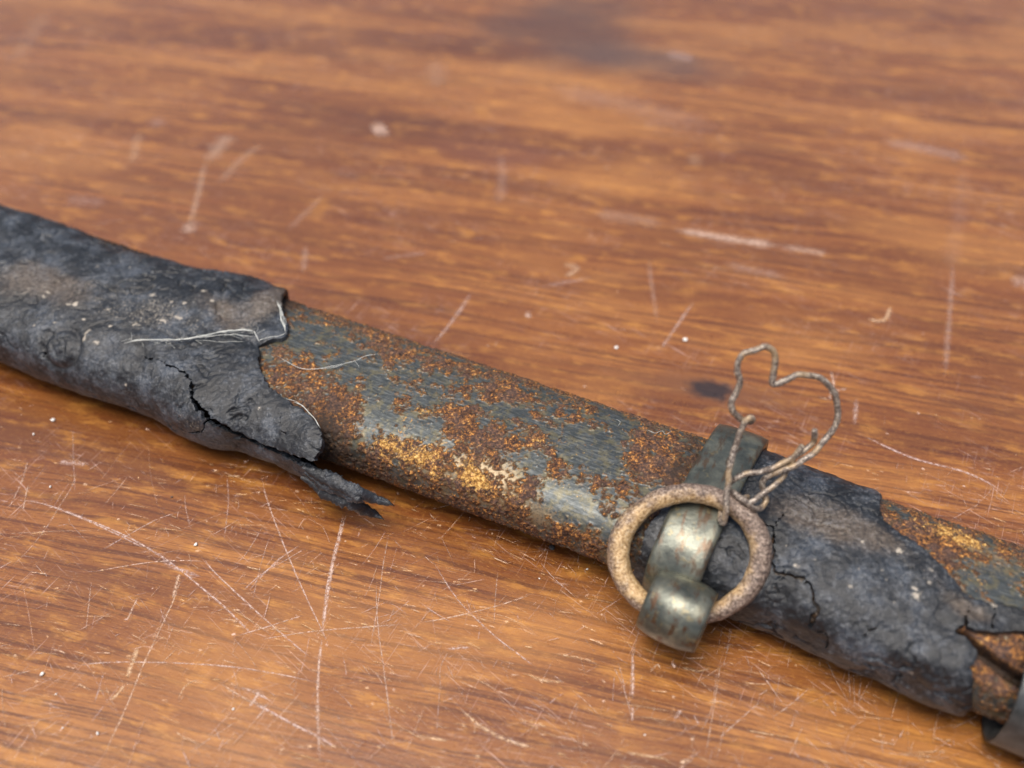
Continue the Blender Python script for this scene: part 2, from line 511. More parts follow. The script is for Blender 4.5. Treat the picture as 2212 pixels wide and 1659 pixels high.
def wire_material():
    M = Mat('weathered_wire')
    n2 = M.noise(scale=3.0, detail=5, rough=0.75)
    n1 = M.noise(scale=0.35, detail=3)
    col = M.ramp(n2, [(0.37, (0.045, 0.033, 0.028)), (0.5, (0.185, 0.148, 0.122)), (0.64, (0.52, 0.46, 0.38))])
    col = M.mix(M.math('MULTIPLY', M.step(n1, 0.48, 0.66), 0.55), col, (0.38, 0.26, 0.13))
    return M.set(Base_Color=col, Roughness=0.42, Metallic=0.25, Normal=M.bump(n2, 0.07, 0.6))

def plain_material(name, c, rough=0.7, metallic=0.0, n_scale=1.5, amt=0.35, bump=0.1):
    M = Mat(name)
    n = M.noise(scale=n_scale, detail=5, rough=0.7)
    lo = tuple(v * (1 - amt) for v in c); hi = tuple(min(1, v * (1 + amt)) for v in c)
    col = M.ramp(n, [(0.3, lo), (0.7, hi)])
    return M.set(Base_Color=col, Roughness=rough, Metallic=metallic, Normal=M.bump(n, bump, 0.6))

WOOD = wood_material()
SCORE = scratch_material()
RUST = rust_material()
LEATHER = leather_material()
BRASS = brass_material('tarnished_brass', 0.68, 0.75)
LUGBRASS = brass_material('brown_tarnished_brass', 0.64, 1.0)
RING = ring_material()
WIRE = wire_material()
THROAT = plain_material('dull_grey_metal', (0.062, 0.066, 0.066), 0.36, 0.4, 0.6, 0.55, 0.08)
FIBRE = plain_material('pale_fibre', (0.46, 0.47, 0.44), 0.8)
CRUMB = plain_material('pale_crumb', (0.72, 0.70, 0.66), 0.8)
DARKCRUMB = plain_material('dark_crumb', (0.05, 0.048, 0.048), 0.6)
BRASSEDGE = plain_material('bare_brass_edge', (0.42, 0.34, 0.20), 0.45, 0.3)

# ------------------------------------------------------------------ the table top
def build_table():
    X0, X1, Y0, Y1, T = -520.0, 520.0, -330.0, 470.0, 28.0
    e = 2.5
    # rounded top edge: three insets
    rings = []
    for (ins, z) in ((0.0, -T), (0.0, -e), (e * 0.3, -e * 0.3), (e, 0.0)):
        rings.append([(X0 + ins, Y0 + ins, z), (X1 - ins, Y0 + ins, z), (X1 - ins, Y1 - ins, z), (X0 + ins, Y1 - ins, z)])
    V = [p for r in rings for p in r]
    F = [[3, 2, 1, 0]]
    for k in range(3):
        for j in range(4):
            F.append([k * 4 + j, k * 4 + (j + 1) % 4, (k + 1) * 4 + (j + 1) % 4, (k + 1) * 4 + j])
    F.append([12, 13, 14, 15])
    t = mesh_object('table_top', np.array(V), F, WOOD, smooth_shade=False)
    tag(t, kind='structure')
    return t
TABLE = build_table()

# scratches: each is a fine tapering ribbon lying in the varnish
def build_scratches():
    V, F, E, S, Wm = [], [], [], [], []
    count = [0]
    def ribbon(path_mm, width, strength, warm=0.3, taper=True):
        P = np.asarray(path_mm, float)[:, :2]
        if len(P) < 2:
            return
        T = np.gradient(P, axis=0); T /= np.linalg.norm(T, axis=1)[:, None] + 1e-9
        N = np.stack([-T[:, 1], T[:, 0]], 1)
        n = len(P)
        z = 0.012 + count[0] * 0.0005
        count[0] += 1
        t = np.linspace(0, 1, n)
        w = width * (np.clip(np.minimum(t, 1 - t) * 7, 0.25, 1) if taper else 1) * (0.8 + 0.35 * RNG.random(n))
        k = len(V)
        fall = np.clip(np.minimum(t, 1 - t) * 6, 0.15, 1)
        for i in range(n):
            for q, e in ((-0.5, 0), (0, 1), (0.5, 0)):
                V.append((*(P[i] + N[i] * w[i] * q * 1.55), z)); E.append(e); S.append(min(1.0, strength * 1.9) * fall[i]); Wm.append(warm)
        for i in range(n - 1):
            for q in (0, 1):
                a = k + i * 3 + q
                F.append([a, a + 1, a + 4, a + 3])
    def draw(pts, w, strength, warm=0.3, conv=None):
        pts = [conv(*p) if conv else p for p in pts]
        world = np.array([at_z(x, y) for x, y in pts])
        c = world.mean(0)
        depth = (c - CAM) @ FWD
        path = catmull(world, 8) if len(world) > 2 else np.linspace(world[0], world[1], 12)
        path = path + np.stack([fbm(path, 6.0, 2, 1.0) * 0.08, fbm(path, 6.0, 2, 2.0) * 0.08, 0 * path[:, 0]], 1)
        far = max(0.0, min(1.0, (depth - 165) / 60))
        ribbon(path, w * depth / FPX * (1 + 0.5 * far), strength * (1 - 0.5 * far), warm)
    A = lambda x, y: (x * .5215, 794 + y * .5215)                 # lower left view of the photograph
    B = lambda x, y: (897.5 + x * .5943, 1173.7 + y * .5943)      # lower right view
    G = lambda x, y: (1311.8 + x * .2926, 1173.7 + y * .2926)
    H = lambda x, y: (x * .3121, 1208.2 + y * .3121)
    for pts, w, s, wm in [
        ([(1440, 590), (1400, 720), (1370, 850), (1350, 980), (1330, 1120)], 7, .62, .2),
        ([(1335, 1100), (1320, 1250), (1315, 1400), (1325, 1659)], 6, .5, .3),
        ([(1428, 590), (1395, 720), (1360, 870), (1340, 990)], 3, .5, .2),
        ([(1075, 410), (1110, 560), (1190, 770), (1250, 910), (1310, 1040), (1390, 1210)], 3, .55, .2),
        ([(20, 540), (200, 570), (480, 680), (680, 790), (880, 950), (1000, 1060), (1060, 1130)], 4, .5, .1),
        ([(170, 560), (330, 620), (520, 710), (600, 750)], 3, .5, .1),
        ([(820, 770), (900, 860), (1050, 1000), (1210, 1140), (1300, 1210)], 3.5, .75, .15),
        ([(370, 850), (500, 825), (640, 805), (760, 800), (870, 805)], 2.5, .6, .3),
        ([(260, 1245), (400, 1225), (550, 1220), (800, 1228), (1000, 1245), (1200, 1280), (1370, 1320)], 3, .75, .2),
        ([(1000, 1325), (1050, 1345), (1120, 1380)], 5, .85, .2),
        ([(900, 1300), (980, 1350), (1050, 1390), (1110, 1420)], 3.5, .6, .5),
        ([(1040, 1385), (1110, 1420), (1200, 1470), (1320, 1530), (1410, 1588)], 5.5, 1.0, .1),
        ([(1075, 1330), (1060, 1370), (1030, 1410)], 7, .6, .3),
        ([(1110, 1385), (1085, 1430), (1060, 1455)], 5, .5, .3),
        ([(760, 840), (720, 960), (660, 1090), (590, 1240), (530, 1390), (470, 1520), (410, 1659)], 3.6, .6, .5),
        ([(745, 845), (730, 900), (715, 960)], 6, .6, .5),
        ([(575, 1150), (545, 1230), (530, 1290)], 9, .55, .75),
        ([(520, 1310), (480, 1360), (450, 1385)], 7, .5, .75),
        ([(570, 955), (548, 1000), (525, 1050)], 4, .85, .4),
        ([(1560, 840), (1560, 1000), (1575, 1150), (1600, 1330), (1620, 1500), (1640, 1600)], 2.4, .55, .3),
        ([(1610, 680), (1590, 800), (1570, 950), (1520, 1240)], 2.4, .45, .3),
        ([(960, 1120), (1150, 1060), (1260, 1025)], 3, .5, .2),
        ([(1040, 1135), (1180, 1110), (1330, 1090), (1520, 1075), (1720, 1060)], 2.6, .6, .3),
        ([(770, 590), (650, 630), (520, 700), (400, 770)], 2.6, .5, .1),
        ([(1180, 790), (1080, 860), (1000, 930)], 3, .5, .1),
        ([(1250, 730), (1150, 800), (1060, 890)], 3.4, .5, .15),
        ([(1280, 740), (1180, 800), (1100, 850)], 2, .5, .15),
        ([(120, 370), (90, 470), (30, 600)], 3, .45, .3),
        ([(118, 480), (105, 540), (95, 600)], 3, .65, .4),
        ([(1020, 1440), (880, 1530), (760, 1610)], 2.4, .6, .4),
        ([(0, 1285), (90, 1265), (180, 1245)], 2.4, .6, .4),
        ([(430, 1260), (410, 1330), (390, 1390)], 3, .4, .1),
        ([(320, 420), (300, 490), (250, 570), (180, 680), (80, 800)], 3, .35, .3),
        ([(380, 880), (370, 960), (355, 1100)], 2.4, .4, .3),
        ([(765, 520), (770, 590), (795, 690)], 2.4, .3, .2),
        ([(735, 1390), (760, 1330), (800, 1300), (840, 1300)], 3, .5, .7),
        ([(240, 390), (300, 395), (370, 400)], 12, .38, .1),
        ([(670, 790), (700, 815), (750, 840), (840, 870)], 9, .32, .0),
        ([(1100, 640), (1020, 770), (960, 830)], 2, .4, .2),
        ([(1120, 690), (1080, 820), (1040, 990)], 2, .4, .2),
        ([(300, 240), (305, 400), (312, 530)], 2.4, .25, .1),
        ([(940, 440), (945, 560), (925, 740)], 3, .25, .1),
        ([(0, 690), (200, 680), (420, 675)], 2, .35, .4),
    ]:
        draw(pts, w, s, wm, A)
    for pts, w, s, wm in [
        ([(787, 380), (790, 500), (789, 570)], 6, .95, .2), ([(789, 590), (787, 650)], 5, .95, .2),
        ([(715, 440), (750, 510), (775, 590), (785, 640)], 2.4, .5, .2), ([(735, 430), (765, 540)], 2, .5, .2),
        ([(1110, 430), (1090, 560), (1050, 800)], 2.6, .55, .4), ([(1100, 440), (1075, 600), (1030, 700)], 2, .4, .3),
        ([(300, 100), (290, 200), (285, 300)], 2.2, .4, .3),
        ([(1480, 400), (1530, 500), (1580, 590)], 2, .45, .3), ([(1590, 400), (1597, 620)], 2, .35, .3),
        ([(40, 30), (150, 200), (280, 330), (370, 400), (450, 460)], 3, .6, .1),
        ([(160, 600), (230, 660), (330, 715), (450, 750)], 7, .6, .7),
        ([(440, 180), (340, 215), (250, 240), (100, 275), (0, 290)], 3, .55, .4),
        ([(1270, 560), (1180, 640), (1090, 720)], 2.6, .6, .3), ([(1440, 520), (1370, 580), (1290, 640)], 2.4, .5, .3),
        ([(1240, 450), (1290, 520), (1340, 590)], 2.6, .5, .2), ([(1700, 760), (1800, 772), (1920, 780)], 2.4, .5, .5),
        ([(1900, 780), (1910, 755), (1925, 770)], 3, .7, .5),
        ([(850, 470), (880, 442), (890, 460)], 4, .7, .6), ([(960, 450), (1020, 465), (1075, 455)], 4, .5, .8),
        ([(1190, 505), (1240, 512), (1285, 512)], 3, .55, .7), ([(1200, 680), (1280, 695), (1370, 705)], 4, .5, .8),
        ([(1500, 600), (1530, 630)], 3, .6, .2), ([(115, 385), (200, 378)], 5, .45, .1),
        ([(940, 640), (965, 605)], 7, .4, .1), ([(1010, 620), (1030, 660)], 5, .4, .1),
        ([(410, 480), (470, 500), (540, 505)], 6, .4, .8), ([(0, 700), (120, 720)], 6, .5, .8),
        ([(500, 400), (610, 420), (660, 440)], 5, .4, .8), ([(95, 560), (90, 460), (120, 390)], 2, .4, .3),
        ([(600, 560), (560, 640), (590, 660)], 2.4, .4, .3), ([(760, 760), (850, 775), (930, 790)], 5, .5, .8),
        ([(1800, 650), (1850, 700)], 2, .5, .3), ([(960, 800), (1000, 790)], 8, .6, .6),
    ]:
        draw(pts, w, s, wm, B)
    # out-of-focus marks on the far half of the table
    for pts, w, s, wm in [
        ([(500, 290), (475, 315), (450, 352)], 24, .5, .4), ([(445, 345), (428, 420), (408, 495)], 9, .42, .4),
        ([(300, 285), (285, 355)], 14, .35, .6), ([(335, 255), (345, 275)], 22, .22, .0),
        ([(570, 310), (520, 345), (470, 400)], 12, .28, .4), ([(412, 480), (405, 505)], 22, .5, .3),
        ([(1455, 496), (1530, 508), (1600, 520), (1690, 533)], 17, .8, .35), ([(1690, 533), (1790, 550)], 14, .5, .35),
        ([(1280, 460), (1350, 470), (1440, 485)], 26, .22, .3), ([(1900, 305), (2000, 322), (2100, 345)], 26, .36, .1),
        ([(2180, 600), (2250, 625)], 30, .35, .2), ([(1925, 660), (1910, 692), (1870, 690)], 7, .75, .7),
        ([(1020, 630), (980, 690), (930, 750)], 6, .4, .1), ([(1500, 650), (1465, 700), (1420, 765)], 5, .4, .1),
        ([(1080, 330), (1085, 390), (1075, 445)], 14, .22, .2), ([(2085, 350), (2070, 470), (2050, 600)], 22, .07, .1),
        ([(1851, 936), (1969, 989), (2083, 1020), (2167, 1059)], 5, .5, .0), ([(1180, 190), (1350, 225), (1560, 280)], 40, .16, .1),
        ([(1500, 330), (1502, 360)], 18, .3, .6), ([(100, 20), (60, 90), (20, 140)], 26, .18, .5),
        ([(940, 130), (945, 190)], 26, .22, .4), ([(2060, 560), (2050, 700), (2040, 820)], 9, .22, .1),
        ([(1215, 570), (1245, 580), (1220, 600)], 12, .45, .6), ([(1850, 860), (1845, 920)], 8, .35, .1),
        ([(1795, 800), (1800, 830), (1790, 870)], 6, .45, .3), ([(1800, 845), (1830, 840)], 5, .4, .3),
        ([(1440, 115), (1500, 130)], 22, .4, .0), ([(803, 284), (820, 280), (836, 276)], 34, 1.0, .3), ([(1134, 681), (1149, 681)], 14, .9, .3), ([(140, 430), (230, 440)], 26, .18, .0),
        ([(660, 530), (655, 590)], 10, .25, .2), ([(820, 560), (930, 545)], 8, .2, .0), ([(1560, 570), (1700, 600)], 18, .2, .2),
        ([(700, 420), (620, 500)], 10, .2, .2), ([(1400, 560), (1420, 700)], 8, .18, .2), ([(1170, 620), (1280, 600)], 8, .25, .0),
    ]:
        draw(pts, w, s, wm)
    # the fine unnamed rest, laid out on the table itself
    for k in range(2300):
        u = RNG.random()
        if u < 0.92:
            c = at_z(RNG.uniform(-150, 2300), RNG.uniform(1000, 1720))
        else:
            c = np.array([RNG.uniform(-190, 190), RNG.uniform(-95, 190), 0])
        ang = RNG.choice([-GRAIN + RNG.normal(0, .25), 1.2 + RNG.normal(0, .3), -0.75 + RNG.normal(0, .25), 0.6 + RNG.normal(0, .25), RNG.uniform(0, 3.14)], p=[.28, .27, .2, .15, .1])
        L = RNG.choice([RNG.uniform(0.6, 3), RNG.uniform(3, 8), RNG.uniform(8, 18)], p=[.70, .26, .04])
        d = np.array([math.cos(ang), math.sin(ang), 0])
        b = np.array([-d[1], d[0], 0]) * RNG.normal(0, 0.07) * L
        t = np.linspace(-.5, .5, 8)[:, None]
        along = abs(math.sin(ang + GRAIN)) < 0.35
        ribbon(c + d * t * L + b * (t * t), RNG.uniform(.05, .12) * (1.8 if along and L < 4 else 1), RNG.uniform(.15, .6) * (1 if L < 8 else .5), RNG.uniform(.5, 1) if along else RNG.uniform(0, .5))
    for k in range(260):       # chips and specks where the varnish has flaked
        c = at_z(RNG.uniform(-100, 2300), RNG.uniform(900, 1700)) if k % 3 else np.array([RNG.uniform(-150, 150), RNG.uniform(-20, 150), 0])
        ang = -GRAIN + RNG.normal(0, .5)
        L = RNG.uniform(.25, .9)
        d = np.array([math.cos(ang), math.sin(ang), 0])
        t = np.linspace(-.5, .5, 4)[:, None]
        ribbon(c + d * t * L, RNG.uniform(.15, .4), RNG.uniform(.4, .9), RNG.uniform(.2, .9), taper=False)
    o = mesh_object('scratch_marks', np.array(V), np.array(F), SCORE, TABLE, {'edge': E, 'strength': S, 'warm': Wm})
    tag(o, kind='stuff')
build_scratches()

# ------------------------------------------------------------------ the scabbard: sections fitted along its length
B_CORE, Z_CORE = 6.3, 8.2
MID_L = at_z(0, 612, Z_CORE); MID_R = at_z(2212, 1388, Z_CORE)
E1 = (MID_R - MID_L); E1[2] = 0; LEN = np.linalg.norm(E1); E1 /= LEN
E2 = np.array([E1[1], -E1[0], 0.0])               # across the scabbard, towards the viewer
EZ = np.array([0.0, 0.0, 1.0])
EXPO = 2.7

def section(phi, expo=EXPO):
    c, s = np.cos(phi), np.sin(phi)
    return np.sign(c) * np.abs(c) ** (2 / expo), np.sign(s) * np.abs(s) ** (2 / expo)

# even arc length round a typical section; u = 0 underneath, front at 0.25, top at 0.5, back at 0.75
_ph = np.linspace(0, 2 * np.pi, 4001)
_x, _z = section(_ph - np.pi / 2)
_arc = np.concatenate([[0], np.cumsum(np.hypot(np.diff(_x) * 13, np.diff(_z) * 6.5))])
_arc /= _arc[-1]
def phi_of_u(u):
    return np.interp(np.mod(u, 1.0), _arc, _ph) - np.pi / 2
PERIM = 66.0

class Tube:
    def __init__(self, b, zc, top, bot, s_range, deg=None, expo=EXPO):
        self.b, self.zc, self.expo = b, zc, expo
        S = np.arange(s_range[0], s_range[1] + 0.1, 3.0)
        pa, pb = project(MID_L), project(MID_R)
        d = (pb - pa) / np.linalg.norm(pb - pa); n = np.array([-d[1], d[0]])     # n points down the picture
        top = np.array(top, float); bot = np.array(bot, float)
        tw, th = top @ d, top @ n
        bw, bh = bot @ d, bot @ n
        ph = np.linspace(0, 2 * np.pi, 240, endpoint=False)
        X, Z = section(ph, expo)
        A, O = [], []
        for s in S:
            a, off = 13.0, 0.0
            for it in range(25):
                C = MID_L + E1 * s + EZ * (zc - MID_L[2])
                P = C + np.outer(off + a * X, E2) + np.outer(b * Z, EZ)
                q = project(P); h = q @ n; w = q @ d
                i, j = h.argmin(), h.argmax()
                et = np.interp(w[i], tw, th) - h[i]
                eb = np.interp(w[j], bw, bh) - h[j]
                k = (project(C + E2) - project(C)) @ n
                off += 0.5 * (et + eb) / k * 0.8
                a += 0.5 * (eb - et) / k * 0.8
            A.append(a); O.append(off)
        self.S, self.A, self.O = S, np.array(A), np.array(O)
        if deg:
            c = (S - S.mean()) / 100
            self.A = np.polyval(np.polyfit(c, self.A, deg), c)
            self.O = np.polyval(np.polyfit(c, self.O, deg), c)
    def ao(self, s):
        return np.interp(s, self.S, self.A), np.interp(s, self.S, self.O)
    def point(self, s, u):
        s = np.asarray(s, float); u = np.asarray(u, float)
        a, off = self.ao(s)
        X, Z = section(phi_of_u(u), self.expo)
        return MID_L + E1 * s[..., None] + E2 * (off + a * X)[..., None] + EZ * (self.zc - MID_L[2] + self.b * Z)[..., None]
    def grid(self, s0, s1, ds, nu):
        s = np.arange(s0, s1 + ds * 0.5, ds); u = np.arange(nu) / nu
        return np.meshgrid(s, u, indexing='ij')
    def prepare_hits(self, s0, s1):
        S, U = self.grid(s0, s1, 0.4, 360)
        P = self.point(S, U)
        N = grid_normals(P)
        C = MID_L + E1 * S[..., None] + EZ * (self.zc - MID_L[2])
        if np.mean(np.sum(N * (P - C), -1)) < 0:
            N = -N
        vis = np.sum(N * (CAM - P), -1) > -0.02 * np.linalg.norm(CAM - P, axis=-1)
        self.hq = project(P)[vis]; self.hs = S[vis]; self.hu = U[vis]
    def hit(self, x, y):
        """picture point -> (s, arc) on the visible side, both in mm"""
        k = np.argmin((self.hq[:, 0] - x) ** 2 + (self.hq[:, 1] - y) ** 2)
        return float(self.hs[k]), float(self.hu[k] * PERIM)
    def hits(self, pts):
        return [self.hit(*p) for p in pts]

core_top = [(623, 652), (683, 672), (783, 703), (883, 733), (985, 762), (1101, 809), (1218, 850), (1334, 888), (1451, 925), (1509, 946), (1903, 1083), (2026, 1114), (2114, 1147), (2212, 1184)]
core_bot = [(683, 987), (783, 1023), (883, 1056), (985, 1091), (1101, 1135), (1189, 1167), (1291, 1205), (1313, 1214), (2040, 1510), (2140, 1548)]
core = Tube(B_CORE, Z_CORE, core_top, core_bot, (45, 185), deg=2)
def extend(t, s0, s1):
    c = (t.S - 110) / 100
    pa, po = np.polyfit(c, t.A, 2), np.polyfit(c, t.O, 2)
    S = np.arange(s0, s1, 3.0); q = np.clip((S - 110) / 100, -0.95, 1.1)
    t.S, t.A, t.O = S, np.polyval(pa, q), np.polyval(po, q)
extend(core, -60, 260)

left_top = [(-300, 345), (-100, 400), (0, 440), (94, 468), (187, 505), (281, 540), (374, 565), (468, 586), (530, 594), (577, 611), (619, 630), (700, 655), (900, 730)]
left_bot = [(-300, 650), (-100, 742), (0, 785), (78, 815), (209, 867), (323, 893), (365, 919), (381, 935), (433, 963), (483, 973), (583, 1010), (650, 1040), (716, 1080), (760, 1100), (826, 1123), (900, 1150)]
left = Tube(7.8, 8.0, left_top, left_bot, (-60, 90))
right_top = [(1500, 915), (1640, 967), (1741, 1007), (1851, 1042), (1899, 1059), (2000, 1095), (2114, 1135), (2212, 1170)]
right_bot = [(1400, 1270), (1588, 1340), (1719, 1392), (1800, 1436), (1851, 1458), (1882, 1467), (1960, 1506), (2048, 1544), (2083, 1551), (2212, 1600)]
right = Tube(7.7, 8.2, right_top, right_bot, (95, 190))
def soften(t, w=3):
    k = np.ones(w) / w
    for name in ('A', 'O'):
        v = getattr(t, name)
        vp = np.concatenate([np.full(w // 2, v[0]), v, np.full(w // 2, v[-1])])
        setattr(t, name, np.convolve(vp, k, 'valid'))
soften(left); soften(right, 3)

core.prepare_hits(-10, 200); left.prepare_hits(-10, 90); right.prepare_hits(90, 200)
if __name__ == '__main__':
    print('LEN', LEN, 'core a', core.ao(np.array([0, 50, 100, 150, 180])), 'left', left.ao(np.array([0, 30, 60, 80])), 'right', right.ao(np.array([110, 130, 150, 180])))

SCABBARD = bpy.data.objects.new('scabbard', None)
COL.objects.link(SCABBARD)
SCABBARD.empty_display_size = 0.01
SCABBARD.location = (MID_L + E1 * 100) * MM * np.array([1, 1, 0])
tag(SCABBARD, 'rusty iron sword scabbard with torn black leather covering lying on the scratched table', 'scabbard')
bpy.context.view_layer.update()
def adopt(o):
    o.parent = SCABBARD
    o.matrix_parent_inverse = SCABBARD.matrix_world.inverted()
    return o

# ---- iron body
def blobs(S, Ar, tube, items):
    """sum of soft elliptical patches given as (x, y, rx, ry, value) read off the visible side"""
    out = np.zeros(S.shape)
    for (x, y, rx, ry, v) in items:
        s, a = tube.hit(x, y)
        k = 13.5
        d = np.hypot((S - s) / (rx / k), (Ar - a) / (ry / k * 1.25))
        out += v * np.exp(-d * d)
    return out

def build_core():
    ds, nu = 0.16, 420
    S, U = core.grid(-55, 205, ds, nu)
    P = core.point(S, U)
    Ar = U * PERIM
    N = grid_normals(P)
    if np.mean(np.sum(N[:, nu // 2] * EZ, -1)) < 0:
        N = -N
    f1 = fbm(P, 7.0, 4, 1.0, 0.55)
    f2 = fbm(P, 2.2, 4, 2.0, 0.6)
    f3 = fbm(P, 0.7, 3, 3.0, 0.6)
    f5 = fbm(P, 4.0, 3, 9.0, 0.6)
    rust = 0.40 + 0.50 * f1 + 1.25 * f2 + 0.95 * f3 + 0.7 * f5
    rust += 0.72 * blobs(S, Ar, core, [
        # clean, blue-grey iron
        (690, 725, 60, 28, -.8), (640, 745, 50, 25, -.5), (730, 775, 75, 22, -.7), (800, 805, 70, 25, -.7), (870, 800, 55, 25, -.6), (815, 888, 48, 36, -1.0),
        (850, 912, 40, 25, -.8), (900, 928, 40, 20, -.8), (930, 865, 40, 30, -.6), (950, 945, 35, 16, -.6), (930, 830, 50, 25, -.4),
        (1101, 890, 35, 20, -.8), (1060, 905, 25, 25, -.5), (1232, 938, 50, 28, -1.0), (1247, 985, 45, 26, -1.0), (1300, 1005, 40, 25, -1.0), (1200, 955, 30, 20, -.6),
        (1130, 1010, 40, 25, -1.0), (1150, 985, 25, 15, -.5), (1247, 1085, 60, 28, -1.2), (1174, 1100, 45, 25, -.9), (1305, 900, 40, 18, -.7), (1350, 930, 30, 20, -.6), (1320, 960, 30, 20, -.5),
        (1195, 1060, 30, 20, -.7), (2150, 1235, 55, 30, -1.2), (2120, 1262, 40, 18, -.8), (2175, 1290, 40, 20, -.6), (1190, 855, 30, 14, -.4),
        # rust patches
        (1014, 899, 55, 32, .6), (1040, 930, 45, 20, .5), (1116, 858, 40, 16, .6), (1230, 905, 26, 12, .8), (1160, 949, 32, 16, .7), (1116, 963, 60, 16, .6), (1203, 1010, 26, 22, 1.1),
        (1145, 1050, 24, 30, 1.0), (1393, 963, 50, 40, .8), (1400, 1016, 55, 25, .9), (1440, 980, 45, 40, .6), (1320, 1040, 40, 18, .7), (1247, 1153, 60, 16, .7), (1130, 1120, 40, 20, .4),
        (750, 867, 50, 28, .6), (633, 820, 40, 25, .7), (900, 770, 70, 22, .5), (840, 735, 60, 16, .5), (1000, 800, 60, 20, .5), (1230, 850, 60, 15, .5), (720, 690, 60, 14, .5),
        (870, 975, 70, 30, .6), (980, 1000, 60, 35, .6), (1060, 1060, 60, 30, .4), (700, 895, 45, 40, .8), (860, 875, 24, 14, .7), (775, 830, 20, 10, .6), (870, 830, 18, 9, .6),
        (2000, 1160, 70, 40, .8), (2080, 1190, 60, 30, .6), (2150, 1420, 80, 60, 1.0), (1155, 900, 16, 9, .7), (1285, 1045, 9, 8, .8), (1225, 1078, 5, 5, 1.0), (1350, 880, 60, 12, .4),
        (1105, 905, 14, 9, .7), (700, 770, 12, 8, .8)])
    rust += 0.0
    ochre = 0.12 + 0.35 * np.clip(f1, -1, 1) + 0.25 * f2
    ochre += blobs(S, Ar, core, [
        (859, 955, 30, 20, .5), (909, 980, 30, 14, .45), (850, 985, 40, 14, .35), (1016, 1018, 20, 14, .9), (1030, 1035, 20, 12, .9), (1043, 1048, 18, 9, .9), (915, 985, 24, 16, .4), (1000, 1000, 30, 14, .4),
        (640, 815, 24, 8, .5), (700, 850, 20, 10, .3), (920, 890, 26, 9, .6), (880, 905, 20, 7, .6), (1165, 955, 22, 8, .6), (1130, 975, 22, 7, .5), (1200, 1035, 22, 6, .8), (1188, 1015, 6, 16, .6),
        (2040, 1145, 50, 12, .8), (2090, 1175, 50, 14, .7), (2150, 1160, 60, 10, .5), (2110, 1255, 30, 8, .6), (1950, 1110, 30, 10, .3), (800, 712, 30, 6, .5), (930, 800, 20, 6, .3), (1400, 1018, 30, 8, .2), (960, 955, 14, 6, .5)])
    ochre *= 0.62
    ochre += blobs(S, Ar, core, [(830, 960, 90, 26, .22), (960, 1010, 110, 34, .26), (1080, 1060, 90, 24, .16), (900, 890, 120, 30, .12), (1180, 950, 120, 20, .12), (2080, 1170, 110, 24, .25)]) * (1 + 1.5 * f2)
    tan = 0.15 + 0.3 * f1 + blobs(S, Ar, core, [(900, 1010, 90, 40, .5), (1030, 1040, 80, 40, .7), (1100, 1080, 70, 30, .5), (1180, 1120, 80, 24, .4), (1060, 1010, 60, 20, .4), (760, 860, 60, 30, .3), (2110, 1190, 90, 40, .5), (950, 850, 200, 40, .1), (2150, 1420, 60, 60, .5)])
    soot_shade = blobs(S, Ar, core, [
        (640, 905, 30, 30, .5), (700, 925, 30, 50, 1.0), (720, 960, 45, 34, 1.0), (766, 985, 50, 22, .7), (690, 990, 40, 25, .8), (640, 880, 25, 30, .5), (1490, 980, 22, 60, .9), (1460, 1030, 25, 40, .6), (1390, 1140, 40, 60, .5),
        (820, 1020, 50, 14, .4), (930, 1070, 90, 10, .3)])
    soot_shade = np.clip(soot_shade * (0.75 + 0.9 * f2 + 0.6 * f3), 0, 1)
    # iron under the leather painted dark, so the cracks look deeply shaded
    under = smooth(core.hit(560, 800)[0] - 3.0 - S, 0, 2) + smooth(S - core.hit(1640, 1180)[0], 0, 2) * smooth(core.hit(1850, 1300)[0] - S, 0, 3)
    soot_shade = np.maximum(soot_shade, np.clip(under, 0, 1))
    rm = smooth(rust + 0.5 * f3, 0.35, 0.65)
    pit = smooth(f3 + 0.5 * f2, 0.42, 0.62) * rm
    flake = np.abs(fbm(P, 1.3, 3, 6.0, 0.6))
    f4 = fbm(P, 0.42, 2, 8.0, 0.6)
    h = rm * (0.14 + 0.18 * f2 + 0.22 * f3 + 0.16 * flake + 0.16 * f4) - 0.26 * pit + 0.10 * f1 + 0.03 * f4
    # the small opened dent and the heaped rust round the rim of the band
    h += blobs(S, Ar, core, [(700, 925, 30, 40, .35), (1480, 985, 20, 60, .5)])
    h -= blobs(S, Ar, core, [(1205, 1008, 20, 16, .25), (860, 875, 10, 7, .15)])
    # the split in the iron beside the throat
    line = core.hits([(2085, 1378), (2110, 1402), (2145, 1432), (2185, 1462), (2230, 1490)])
    d, _ = seg_dist(S, Ar, line)
    h -= 2.8 * (1 - smooth(d + 0.35 * f2, 0.5, 1.1))
    soot_shade = np.maximum(soot_shade, 1 - smooth(d + 0.3 * f2, 0.65, 1.2))  # shade inside the split painted dark
    P = P + N * h[..., None]
    V = P.reshape(-1, 3)
    F = grid_faces(*S.shape)
    n, m = S.shape
    # close both ends (outside the picture)
    V = np.vstack([V, P[0].mean(0), P[-1].mean(0)])
    tri = [[n * m, j, (j + 1) % m, (j + 1) % m] for j in range(m)] + [[n * m + 1, (n - 1) * m + (j + 1) % m, (n - 1) * m + j, (n - 1) * m + j] for j in range(m)]
    ex = lambda v: np.concatenate([v.ravel(), [0, 0]])
    o = mesh_object('iron_body', V, F, RUST, None, {'rust': ex(rust), 'ochre': ex(ochre), 'pit': ex(pit), 'soot_shade': ex(soot_shade), 'tan': ex(tan)})
    adopt(o)
    return o
CORE = build_core()

